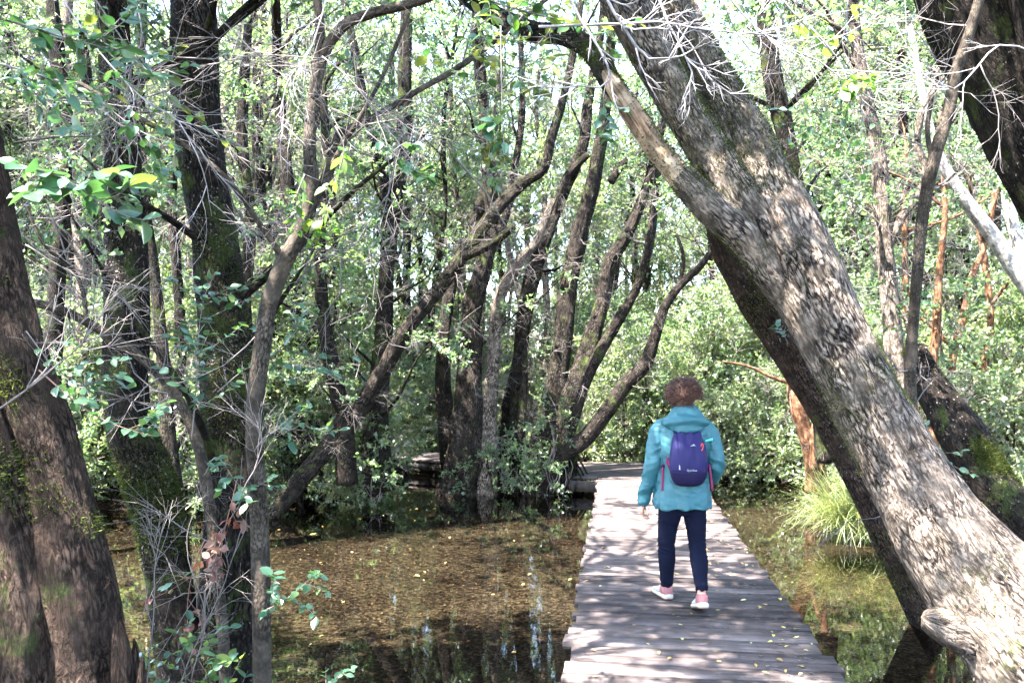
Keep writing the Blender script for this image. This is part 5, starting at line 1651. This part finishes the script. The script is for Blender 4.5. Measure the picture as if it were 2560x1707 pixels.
# ------------------------------------------------------------------ the walking person
def loft(rings, sides=32, ds=None):
    """rings: (cx, cy, cz, rx, ry[, power]) horizontal super-ellipses stacked along z -> closed surface"""
    rg = np.array([list(k) + [2.0] * (6 - len(k)) for k in rings], float)
    if ds:
        rg4 = catmull(rg, ds)
        rg = rg4
    th = np.linspace(0, 2 * math.pi, sides, endpoint=False)
    vs = []
    for cx, cyy, cz, rx, ry, pw in rg:
        c, s = np.cos(th), np.sin(th)
        e = 2 / pw
        vs.append(np.stack([cx + rx * np.sign(c) * np.abs(c) ** e, cyy + ry * np.sign(s) * np.abs(s) ** e, np.full(sides, cz)], -1))
    n = len(rg)
    v = np.vstack(vs + [[rg[0, :3]], [rg[-1, :3]]])
    i = np.arange(n - 1)[:, None] * sides
    j = np.arange(sides)[None, :]
    j2 = (j + 1) % sides
    up = rg[-1, 2] > rg[0, 2]
    q = np.stack([i + j, i + j2, i + sides + j2, i + sides + j], -1).reshape(-1, 4)
    a, b = n * sides, n * sides + 1
    jj = np.arange(sides)
    t = np.vstack([np.stack([np.full(sides, a), (jj + 1) % sides, jj], -1),
                   np.stack([np.full(sides, b), (n - 1) * sides + jj, (n - 1) * sides + (jj + 1) % sides], -1)])
    if not up:
        q, t = q[:, ::-1], t[:, ::-1]
    g = Geo()
    g.add(v, q, t)
    return g


def ell(c, r, rot=None, sides=20, rings=14):
    ph = np.linspace(-math.pi / 2, math.pi / 2, rings)
    g = loft([(0, 0, math.sin(p), max(1e-3, math.cos(p)), max(1e-3, math.cos(p))) for p in ph], sides)
    v = g.v[0] * np.array(r)
    if rot is not None:
        v = v @ np.array(rot.to_3x3() if hasattr(rot, 'to_3x3') else rot).T
    g.v = [(v + np.array(c)).astype(np.float32)]
    return g


def limb_t(rows, sides=20, ds=0.02):
    return tube(np.array(rows, float), sides, ds)


def fuse(parts, voxel, smooth=4):
    g = Geo()
    for p in parts:
        g.merge(p)
    me = g.mesh('tmp', GROUND)
    o = bpy.data.objects.new('tmp', me)
    COL.objects.link(o)
    m = o.modifiers.new('r', 'REMESH')
    m.mode = 'VOXEL'
    m.voxel_size = voxel
    m.use_smooth_shade = True
    if smooth:
        s = o.modifiers.new('s', 'SMOOTH')
        s.iterations = smooth
        s.factor = 0.5
    dg = bpy.context.evaluated_depsgraph_get()
    dg.update()
    out = bpy.data.meshes.new_from_object(o.evaluated_get(dg))
    bpy.data.objects.remove(o)
    bpy.data.meshes.remove(me)
    return out


def finish(me, name, m, fn=None):
    me.name = name
    me.materials.clear()
    me.materials.append(m)
    if fn:
        nv = len(me.vertices)
        co = np.empty(nv * 3, np.float32)
        me.vertices.foreach_get('co', co)
        no = np.empty(nv * 3, np.float32)
        me.vertex_normals.foreach_get('vector', no)
        co, no = co.reshape(-1, 3).astype(float), no.reshape(-1, 3)
        co = fn(co, no)
        me.vertices.foreach_set('co', co.astype(np.float32).ravel())
        me.update()
    return me


SKIN = plain('skin', (0.42, 0.22, 0.15), 0.5, 0.08, 30, 0.1, 200)
JACKET = plain('teal_shell_fabric', (0.023, 0.095, 0.113), 0.55, 0.06, 25, 0.25, 260, 0.35)
JACKET_D = plain('teal_seam', (0.02, 0.07, 0.10), 0.6)
MINT = plain('mint_print', (0.10, 0.52, 0.42), 0.5)
NAVY = plain('navy_denim', (0.0035, 0.0045, 0.013), 0.85, 0.15, 60, 0.3, 300, 0.08)
PACK = plain('purple_pack_fabric', (0.012, 0.009, 0.055), 0.6, 0.10, 18, 0.3, 300, 0.18)
PACK_D = plain('dark_pack_fabric', (0.009, 0.007, 0.032), 0.7, 0.1, 20, 0.3, 300, 0.15)
MAGENTA = plain('magenta_webbing', (0.16, 0.008, 0.055), 0.55)
ORANGE = plain('orange_cord', (0.75, 0.10, 0.04), 0.5)
WHITEP = plain('white_print', (0.30, 0.30, 0.33), 0.5)
SHOE_P = plain('pink_suede', (0.26, 0.10, 0.10), 0.75, 0.1, 60, 0.2, 200)
SHOE_G = plain('grey_mesh', (0.34, 0.31, 0.28), 0.8, 0.1, 120, 0.4, 300)
SOLE = plain('cream_sole', (0.38, 0.32, 0.26), 0.6, 0.06, 30)
OUTSOLE = plain('brown_outsole', (0.06, 0.035, 0.028), 0.8)
HAIR = plain('curly_hair', (0.075, 0.028, 0.016), 0.5, 0.5, 25, spec=0.5)
EYE = plain('eye_white', (0.7, 0.68, 0.66), 0.2)

PX, PY = 1.254, 6.2
who = thing('person', 'person with curly brown hair in a teal rain jacket walking away along the boardwalk', 'person', (PX, PY, 0.0))
pr = np.random.default_rng(31)
FA = math.radians(-38)              # the head is turned to the right
Rh = Matrix.Rotation(FA, 4, 'Z')
HC = np.array([0.022, 0.02, 1.515])


def hp(x, y, z):
    q = Rh @ Vector((x, y, z))
    return HC + np.array(q)


def hand(wrist, d, side, palm_n):
    """wrist point, direction of the fingers, thumb side vector"""
    d = np.array(d, float) / np.linalg.norm(d)
    s = np.array(side, float)
    s -= d * s.dot(d)
    s /= np.linalg.norm(s)
    n = np.array(palm_n, float)
    n -= d * n.dot(d) + s * n.dot(s)
    n /= np.linalg.norm(n)
    w_ = np.array(wrist)
    parts = []
    for k in (-0.024, -0.008, 0.008, 0.024):
        parts.append(limb_t([[*(w_ + s * k * 0.6), 0.014], [*(w_ + d * 0.045 + s * k), 0.0135], [*(w_ + d * 0.08 + s * k * 1.05), 0.0115]], 10, 0.01))
    for k, L in ((-0.027, 0.052), (-0.009, 0.066), (0.009, 0.071), (0.027, 0.062)):
        b = w_ + d * 0.076 + s * k
        j1 = b + d * L * 0.42 + n * L * 0.18
        j2 = j1 + d * L * 0.22 + n * L * 0.32
        j3 = j2 - d * L * 0.02 + n * L * 0.26
        parts.append(limb_t([[*b, 0.0095], [*j1, 0.0085], [*j2, 0.0078], [*j3, 0.0065]], 10, 0.006))
    tb = w_ + d * 0.02 + s * 0.026
    t1 = tb + d * 0.032 + s * 0.022 + n * 0.008
    t2 = t1 + d * 0.026 + s * 0.006 + n * 0.012
    parts.append(limb_t([[*tb, 0.0125], [*t1, 0.0105], [*t2, 0.008]], 10, 0.006))
    return parts


# joints
SH_L, EL_L, WR_L = np.array([-0.160, 0.0, 1.31]), np.array([-0.216, -0.035, 1.05]), np.array([-0.274, 0.055, 0.755])
SH_R, EL_R, WR_R = np.array([0.180, 0.0, 1.31]), np.array([0.236, -0.05, 1.045]), np.array([0.215, 0.17, 0.90])
HIP_L, KN_L, AN_L = np.array([-0.088, 0.0, 0.75]), np.array([-0.105, 0.05, 0.430]), np.array([-0.088, 0.13, 0.085])
HIP_R, KN_R, AN_R = np.array([0.092, 0.0, 0.75]), np.array([0.110, -0.02, 0.425]), np.array([0.080, -0.295, 0.165])

body = [
    ell(hp(0, -0.005, 0.03), (0.074, 0.092, 0.088), Rh), ell(hp(0, 0.03, -0.03), (0.058, 0.062, 0.075), Rh),
    ell(hp(0, 0.078, -0.082), (0.024, 0.022, 0.018), Rh),
    limb_t([[*hp(0, 0.088, 0.01), 0.009], [*hp(0, 0.104, -0.018), 0.0125], [*hp(0, 0.098, -0.03), 0.010]], 10, 0.006),
    limb_t([[*hp(-0.022, 0.084, -0.054), 0.007], [*hp(0, 0.094, -0.053), 0.009], [*hp(0.022, 0.084, -0.054), 0.007]], 8, 0.006),
    limb_t([[*hp(-0.045, 0.076, 0.022), 0.009], [*hp(0, 0.09, 0.024), 0.010], [*hp(0.045, 0.076, 0.022), 0.009]], 8, 0.01),
    ell(hp(0.076, -0.006, -0.012), (0.009, 0.020, 0.031), Rh), ell(hp(-0.076, -0.006, -0.012), (0.009, 0.020, 0.031), Rh),
    limb_t([[0.012, 0.0, 1.25, 0.062], [0.014, 0.0, 1.36, 0.053], [0.018, 0.008, 1.45, 0.052], [*(HC + [0, 0, -0.01]), 0.055]], 20, 0.02),
    loft([(0, 0, 0.72, 0.13, 0.09), (0, 0, 0.85, 0.145, 0.095), (0, 0, 1.0, 0.12, 0.085), (0, 0, 1.2, 0.145, 0.09), (0, 0, 1.32, 0.15, 0.07), (0, 0, 1.37, 0.07, 0.05)], 28, 0.03),
]
for S, E, W_ in ((SH_L, EL_L, WR_L), (SH_R, EL_R, WR_R)):
    body.append(limb_t([[*S, 0.048], [*(S * 0.5 + E * 0.5), 0.042], [*E, 0.036], [*(E * 0.6 + W_ * 0.4), 0.034], [*W_, 0.024]], 16))
for Hh, K_, A_ in ((HIP_L, KN_L, AN_L), (HIP_R, KN_R, AN_R)):
    body.append(limb_t([[*Hh, 0.078], [*(Hh * 0.5 + K_ * 0.5), 0.064], [*K_, 0.046], [*(K_ * 0.65 + A_ * 0.35), 0.046], [*A_, 0.030]], 18))
body.append(limb_t([[*AN_L, 0.032], [-0.095, 0.18, 0.06, 0.032], [-0.108, 0.29, 0.04, 0.026]], 14))
body.append(limb_t([[*AN_R, 0.030], [0.080, -0.24, 0.10, 0.030], [0.080, -0.16, 0.05, 0.024]], 14))
body += hand(WR_L + np.array([-0.002, 0.004, -0.015]), (-0.05, 0.22, -1), (0.25, 1, 0.1), (1, -0.2, 0))
body += hand(WR_R + np.array([-0.01, 0.012, 0.0]), (-0.75, 0.55, -0.15), (0, 0.2, 1), (-0.3, -1, 0))
bm_ = finish(fuse(body, 0.0042, 3), 'person', SKIN)
link('body', bm_, who)
for sx in (-0.03, 0.03):
    g = ell((0, 0, 0), (0.012, 0.012, 0.012), None, 12, 8)
    o = link('eye', g.mesh('eye', EYE), who)
    o.location = tuple(hp(sx, 0.078, 0.004))


def folds(co, no, amp, f, seed):
    q = co * np.array(f) + seed
    a = 1 - 2 * np.abs(vnoise(q))
    b = vnoise(q * 2.1 + 7)
    return (amp * (0.75 * a + 0.35 * b))[:, None]


# jacket
def jacket_fn(co, no):
    arm = (np.abs(co[:, 0] - 0.01) > 0.185) & (co[:, 2] < 1.3)
    d = folds(co, no, 1.0, (9, 9, 7), 3)[:, 0] * np.where(arm, 0.0, 0.006)
    # diagonal creases that ring the sleeves
    s = co[:, 2] * 1.0 + 0.35 * co[:, 1] + 0.5 * np.abs(co[:, 0])
    cr = 1 - 2 * np.abs(vnoise(np.stack([s * 17, co[:, 0] * 6, co[:, 1] * 6], -1)))
    d += np.where(arm, 0.010 * cr, 0)
    fine = 1 - 2 * np.abs(vnoise(np.stack([co[:, 0] * 22 + co[:, 2] * 12, co[:, 1] * 22, co[:, 2] * 30], -1)))
    d += 0.0035 * fine
    # hem flare waves
    d += 0.010 * np.sin(np.arctan2(co[:, 1], co[:, 0]) * 7) * np.clip((0.95 - co[:, 2]) / 0.25, 0, 1) * (~arm)
    return co + no * d[:, None]


jk = [loft([(-0.002, 0, 0.715, 0.212, 0.150, 2.3), (-0.002, 0, 0.80, 0.205, 0.145, 2.3), (0, 0, 0.93, 0.192, 0.136, 2.3), (0, 0, 1.06, 0.188, 0.130, 2.3), (0.002, 0, 1.18, 0.196, 0.128, 2.3),
            (0.006, 0, 1.27, 0.190, 0.118, 2.3), (0.008, 0, 1.325, 0.178, 0.100), (0.01, 0, 1.37, 0.125, 0.085), (0.012, 0, 1.41, 0.082, 0.075), (0.014, 0.0, 1.445, 0.068, 0.07)], 48, 0.02)]
jk.append(limb_t([[*(SH_L + [0.05, 0, 0.0]), 0.062], [*(SH_L + [-0.005, 0, -0.03]), 0.066], [*((SH_L + EL_L) / 2 + [-0.005, 0, 0]), 0.060], [*EL_L, 0.056], [*((EL_L + WR_L) / 2), 0.050], [*(WR_L + [0, 0, 0.01]), 0.045], [*(WR_L + [-0.001, 0.004, -0.02]), 0.043]], 24))
jk.append(limb_t([[*(SH_R + [-0.05, 0, 0.0]), 0.062], [*(SH_R + [0.005, 0, -0.03]), 0.066], [*((SH_R + EL_R) / 2 + [0.008, 0, 0]), 0.062], [*(EL_R + [0.004, 0, 0]), 0.060], [*((EL_R + WR_R) / 2 + [0.012, 0, -0.03]), 0.060], [*WR_R, 0.045]], 24))
link('jacket', finish(fuse(jk, 0.0065, 3), 'jacket', JACKET, jacket_fn), who)
# hood hanging over the pack
def hood_fn(co, no):
    u = co[:, 0] - 0.012
    v = co[:, 2] - 1.36 + 1.2 * u * u
    d = 0.010 * np.sin(v * 70 + 1.0) * np.exp(-((co[:, 1] + 0.12) / 0.09) ** 2) + folds(co, no, 0.006, (10, 10, 22), 9)[:, 0]
    return co + no * d[:, None]


hd = [loft([(0.012, -0.075, 1.258, 0.055, 0.020), (0.012, -0.085, 1.275, 0.105, 0.040), (0.012, -0.085, 1.31, 0.150, 0.062), (0.014, -0.072, 1.35, 0.162, 0.075), (0.016, -0.05, 1.39, 0.140, 0.082), (0.018, -0.028, 1.425, 0.105, 0.080), (0.02, -0.012, 1.452, 0.082, 0.074), (0.02, -0.01, 1.462, 0.075, 0.068)], 40, 0.012)]
link('hood', finish(fuse(hd, 0.005, 3), 'hood', JACKET, hood_fn), who)
# shoulder print, cuffs, hem seam
g = Geo()
g.add([(0.145, -0.128, 1.205), (0.20, -0.118, 1.213), (0.20, -0.118, 1.233), (0.145, -0.129, 1.216), (0.145, -0.12, 1.205), (0.20, -0.11, 1.213), (0.20, -0.11, 1.233), (0.145, -0.12, 1.216)],
      [(0, 1, 2, 3), (7, 6, 5, 4), (0, 4, 5, 1), (3, 2, 6, 7)])
link('mint_stripe', g.mesh('mint_stripe', MINT, False), who)
g = limb_t([[*(WR_L + [0, 0.002, -0.012]), 0.040], [*(WR_L + [-0.001, 0.006, -0.032]), 0.036]], 20)
link('cuff', g.mesh('cuff', JACKET_D), who)

# trousers
def tr_fn(co, no):
    k = np.exp(-((co[:, 2] - 0.42) / 0.07) ** 2) + 1.1 * np.exp(-((co[:, 2] - 0.14) / 0.06) ** 2) + 0.5 * np.exp(-((co[:, 2] - 0.6) / 0.08) ** 2)
    cr = 1 - 2 * np.abs(vnoise(np.stack([co[:, 2] * 38 + co[:, 0] * 14, co[:, 0] * 5, co[:, 1] * 8], -1)))
    return co + no * (0.0055 * cr * k)[:, None]


tr = [loft([(0, 0, 0.66, 0.155, 0.09), (0, 0, 0.74, 0.168, 0.11), (0, 0, 0.86, 0.16, 0.11)], 32, 0.03)]
for Hh, K_, A_ in ((HIP_L, KN_L, AN_L), (HIP_R, KN_R, AN_R)):
    m1 = Hh * 0.5 + K_ * 0.5
    cf = K_ * 0.68 + A_ * 0.32 + np.array([0, -0.012, 0])
    tr.append(limb_t([[*(Hh + [0, 0, 0.02]), 0.090], [*(Hh + [0, -0.005, -0.07]), 0.087], [*m1, 0.076], [*K_, 0.062], [*cf, 0.064], [*(K_ * 0.3 + A_ * 0.7 + [0, -0.004, 0]), 0.050], [*(A_ + [0, 0, 0.025]), 0.044]], 24))
link('trousers', finish(fuse(tr, 0.006, 3), 'trousers', NAVY, tr_fn), who)


# trainers: x across, y forward, heel at y=0
def shoe(loc, yaw, pitch, roll=0.0):
    root = bpy.data.objects.new('shoe', None)
    COL.objects.link(root)
    root.parent = who
    root.location = loc
    root.rotation_euler = (pitch, roll, yaw)
    L = 0.265
    up, so, os_ = [], [], []
    for t, wv, h0, h1 in ((0.0, 0.026, 0.03, 0.075), (0.04, 0.034, 0.028, 0.095), (0.18, 0.038, 0.026, 0.102), (0.32, 0.038, 0.026, 0.092), (0.45, 0.040, 0.024, 0.074), (0.62, 0.046, 0.022, 0.058), (0.8, 0.045, 0.022, 0.050), (0.93, 0.034, 0.022, 0.042), (1.0, 0.014, 0.024, 0.034)):
        up.append((t * L, wv, h0, h1))
        so.append((t * L * 1.03 - 0.006, wv * 1.14 + 0.002, 0.004 + 0.004 * (t > 0.9), h0 + 0.014 - 0.008 * t))
    def skin_(rows, m, name, zlo=None):
        g = Geo()
        vs, n = [], 16
        for y, wv, z0, z1 in rows:
            for k in range(n):
                a = 2 * math.pi * k / n
                c, s = math.cos(a), math.sin(a)
                e = 0.6
                vs.append((wv * math.copysign(abs(c) ** e, c), y, (z0 + z1) / 2 + (z1 - z0) / 2 * math.copysign(abs(s) ** e, s)))
        q = []
        for i in range(len(rows) - 1):
            for k in range(n):
                a, b = i * n + k, i * n + (k + 1) % n
                q.append((a, a + n, b + n, b))
        v0 = len(vs)
        vs += [(0, rows[0][0] - 0.003, (rows[0][2] + rows[0][3]) / 2), (0, rows[-1][0] + 0.004, (rows[-1][2] + rows[-1][3]) / 2)]
        t = [(v0, k, (k + 1) % n) for k in range(n)] + [(v0 + 1, (len(rows) - 1) * n + (k + 1) % n, (len(rows) - 1) * n + k) for k in range(n)]
        g.add(vs, q, t)
        return link(name, g.mesh(name, m), root)
    skin_([(y, a, b, c) for y, a, b, c in up[1:]], SHOE_G, 'upper')
    skin_([(y - 0.004, a + 0.0025, b, c + 0.004) for y, a, b, c in up[:4]], SHOE_P, 'heel_counter')
    skin_(so, SOLE, 'sole')
    skin_([(y, a * 0.93, b - 0.006, b + 0.004) for y, a, b, c in so], OUTSOLE, 'outsole')
    return root


shoe((-0.083, 0.085, 0.008), math.radians(11), 0.0)
shoe((0.080, -0.350, 0.062), math.radians(-2), math.radians(-14.5))

# hair: a dense ball of curls
hb = [ell((0.012, -0.005, 1.548), (0.092, 0.088, 0.086), None, 32, 24), ell((0.0, -0.02, 1.49), (0.075, 0.075, 0.06), None, 24, 16)]
hair_base = finish(fuse(hb, 0.008, 2), 'hair', HAIR, lambda co, no: co + no * (0.010 * fbm(co * 60, 2))[:, None])
ho = link('hair', hair_base, who)
g = Geo()
n = 2400
made = 0
fdir = np.array(Rh @ Vector((0, 1, 0)))
while made < n:
    d = pr.normal(0, 1, 3)
    d /= np.linalg.norm(d)
    if d[2] < -0.85:
        continue
    if d.dot(fdir) > 0.62 and d[2] < 0.45:
        continue
    low = d[2] < -0.2
    if low and (d[0] > 0.45):
        continue
    made += 1
    c0 = np.array([0.012, -0.005, 1.545]) + d * np.array([0.101, 0.097, 0.094]) * (0.80 if low else 1.0)
    if low:
        c0[2] -= 0.012
    o = d * 0.5 + pr.normal(0, 0.7, 3)
    o /= np.linalg.norm(o)
    a = np.cross(o, pr.normal(0, 1, 3))
    a /= np.linalg.norm(a)
    b = np.cross(o, a)
    R_, Lc, tn = pr.uniform(0.008, 0.015), pr.uniform(0.03, 0.065), pr.uniform(1.0, 2.2)
    tt = np.linspace(0, 1, 11)
    c = c0 + o * (tt[:, None] * Lc) + R_ * (np.cos(tt * 6.28 * tn)[:, None] * a + np.sin(tt * 6.28 * tn)[:, None] * b)
    g.merge(tube(np.column_stack([c, np.linspace(0.0026, 0.0009, 11)]), 3, 0.02, raw=True))
link('curls', g.mesh('curls', HAIR), ho, kind='stuff')

# ------------------------------------------------------------------ backpack (worn, so a thing of its own)
pk = thing('backpack', 'small purple drawstring backpack with magenta straps on the walker\'s back', 'backpack', (PX + 0.012, PY - 0.125, 0.895))


def pack_fn(co, no):
    top = np.clip((co[:, 2] - 0.24) / 0.13, 0, 1)
    d = 0.008 * np.sin(co[:, 0] * 95) * top + 0.005 * (1 - 2 * np.abs(vnoise(co * np.array([26, 12, 9]) + 2))) * (co[:, 2] > 0.11)
    return co + no * d[:, None]


g = [loft([(0, -0.035, 0.0, 0.070, 0.028), (0, -0.045, 0.012, 0.100, 0.048), (0, -0.052, 0.05, 0.127, 0.062), (0, -0.056, 0.11, 0.141, 0.070, 2.4), (0, -0.056, 0.19, 0.143, 0.070, 2.4), (0, -0.050, 0.27, 0.132, 0.062, 2.3), (0, -0.038, 0.33, 0.115, 0.048), (0, -0.025, 0.375, 0.098, 0.032)], 40, 0.015)]
link('pack_body', finish(fuse(g, 0.005, 2), 'pack_body', PACK, pack_fn), pk)
g = [loft([(0, -0.040, -0.004, 0.072, 0.030), (0, -0.048, 0.010, 0.103, 0.051), (0, -0.056, 0.05, 0.130, 0.066), (0, -0.060, 0.100, 0.143, 0.073, 2.4), (0, -0.060, 0.108, 0.143, 0.072, 2.4)], 40, 0.012)]
link('bottom_panel', finish(fuse(g, 0.005, 2), 'bottom_panel', PACK_D), pk)


def pack_y(x, z):
    """rear surface of the pack"""
    rx = np.interp(z, [0, 0.05, 0.11, 0.19, 0.27, 0.33, 0.375], [0.07, 0.127, 0.141, 0.143, 0.132, 0.115, 0.098])
    ry = np.interp(z, [0, 0.05, 0.11, 0.19, 0.27, 0.33, 0.375], [0.028, 0.062, 0.070, 0.070, 0.062, 0.048, 0.032])
    cy_ = np.interp(z, [0, 0.05, 0.11, 0.19, 0.27, 0.33, 0.375], [-0.035, -0.052, -0.056, -0.056, -0.05, -0.038, -0.025])
    return cy_ - ry * math.sqrt(max(0.02, 1 - (x / rx) ** 2))


def strip(pts, wd, m, name, parent, th=0.0025):
    """a flat webbing strip through points, facing the rear"""
    p = catmull(np.array(pts, float), 0.01)
    T = np.gradient(p, axis=0)
    T /= np.linalg.norm(T, axis=1)[:, None]
    s = np.cross(T, np.array([0, 1.0, 0]))
    s /= np.linalg.norm(s, axis=1)[:, None]
    g = Geo()
    k = len(p)
    f = np.array([0, -th, 0])
    V = np.stack([p - s * wd / 2, p + s * wd / 2, p + s * wd / 2 + f, p - s * wd / 2 + f], 1).reshape(-1, 3)
    q = []
    for i in range(k - 1):
        for j in range(4):
            a, b = i * 4 + j, i * 4 + (j + 1) % 4
            q.append((a, b, b + 4, a + 4))
    q += [(3, 2, 1, 0), (k * 4 - 4, k * 4 - 3, k * 4 - 2, k * 4 - 1)]
    g.add(V, q)
    return link(name, g.mesh(name, m, False), parent)


strip([(x, pack_y(x, z) - 0.004, z) for x, z in ((0.092, 0.305), (0.108, 0.24), (0.110, 0.17), (0.098, 0.10), (0.086, 0.055))], 0.011, MAGENTA, 'zip', pk)
g = tube(np.array([[*q, 0.003] for q in [(0.088, pack_y(0.09, 0.30) - 0.012, 0.262), (0.084, pack_y(0.09, 0.3) - 0.014, 0.285), (0.092, pack_y(0.09, 0.3) - 0.014, 0.305), (0.102, pack_y(0.1, 0.3) - 0.014, 0.295), (0.098, pack_y(0.1, 0.29) - 0.014, 0.272), (0.086, pack_y(0.09, 0.26) - 0.014, 0.258)]]), 6, 0.006)
link('zip_pull', g.mesh('zip_pull', ORANGE), pk)
# white mountain mark and the small wordmark under it
mk = [(-0.022, 0.0), (-0.012, 0.007), (-0.006, 0.006), (0.0, 0.014), (0.006, 0.015), (0.010, 0.008), (0.022, 0.0), (0.008, 0.003), (0.0, 0.002), (-0.008, 0.001)]
g = Geo()
zc, xc = 0.288, 0.022
vs = [(xc + a, pack_y(xc + a, zc) - 0.011, zc + b) for a, b in mk] + [(xc + a, pack_y(xc + a, zc) - 0.006, zc + b) for a, b in mk]
nn_ = len(mk)
cen = [(xc, pack_y(xc, zc) - 0.011, zc + 0.005)]
g.add(vs + cen, [(k, (k + 1) % nn_, (k + 1) % nn_ + nn_, k + nn_) for k in range(nn_)], [(2 * nn_, (k + 1) % nn_, k) for k in range(nn_)])
link('mountain_mark', g.mesh('mountain_mark', WHITEP, False), pk)
tc_ = bpy.data.curves.new('txt', 'FONT')
tc_.body = 'Quechua'
tc_.size = 0.021
tc_.align_x = 'CENTER'
tc_.extrude = 0.0012
to_ = bpy.data.objects.new('txt', tc_)
COL.objects.link(to_)
dg_ = bpy.context.evaluated_depsgraph_get()
tm_ = bpy.data.meshes.new_from_object(to_.evaluated_get(dg_))
bpy.data.objects.remove(to_)
tm_.materials.clear()
tm_.materials.append(WHITEP)
lo = link('lettering', tm_, pk)
lo.location = (0.006, pack_y(0, 0.113) - 0.009, 0.112)
lo.rotation_euler = (math.pi / 2, 0, 0)
g = Geo()
g.add([(-0.088, pack_y(0.088, 0.13) - 0.010, 0.125), (-0.078, pack_y(0.08, 0.13) - 0.010, 0.120), (-0.080, pack_y(0.08, 0.15) - 0.010, 0.150), (-0.086, pack_y(0.086, 0.16) - 0.010, 0.158)], [(0, 1, 2, 3)])
link('tag', g.mesh('tag', WHITEP, False), pk)
# webbing: lower strap wings, hanging strap tails, shoulder straps
for sg in (-1, 1):
    g = Geo()
    a = [(sg * 0.150, 0.012, 0.205 if sg < 0 else 0.185), (sg * 0.118, -0.05, 0.115 if sg < 0 else 0.06), (sg * 0.122, -0.04, 0.075 if sg < 0 else 0.04), (sg * 0.16, 0.02, 0.16)]
    g.add(a + [(x, y + 0.006, z) for x, y, z in a], [(0, 1, 2, 3), (7, 6, 5, 4), (0, 4, 5, 1), (2, 6, 7, 3), (1, 5, 6, 2), (0, 3, 7, 4)])
    link('strap_wing', g.mesh('strap_wing', MAGENTA, False), pk)
    strip([(sg * 0.178, 0.035 if sg < 0 else 0.03, 0.145), (sg * 0.184, 0.018, 0.09), (sg * (0.186 if sg < 0 else 0.192), 0.015, 0.02), (sg * (0.188 if sg < 0 else 0.2), 0.018, -0.045)], 0.017, MAGENTA, 'strap_tail', pk)
    p = [(sg * 0.085, -0.01, 0.35), (sg * 0.105, 0.06, 0.452), (sg * 0.11, 0.13, 0.475), (sg * 0.115, 0.225, 0.42), (sg * 0.125, 0.262, 0.3), (sg * 0.15, 0.24, 0.16), (sg * 0.185, 0.14, 0.10), (sg * 0.178, 0.03, 0.13)]
    g = tube(np.array([[*q, 0.014] for q in p]), 8, 0.02)
    link('shoulder_strap', g.mesh('shoulder_strap', PACK_D), pk)
pk.scale = (0.94, 1.0, 1.0)
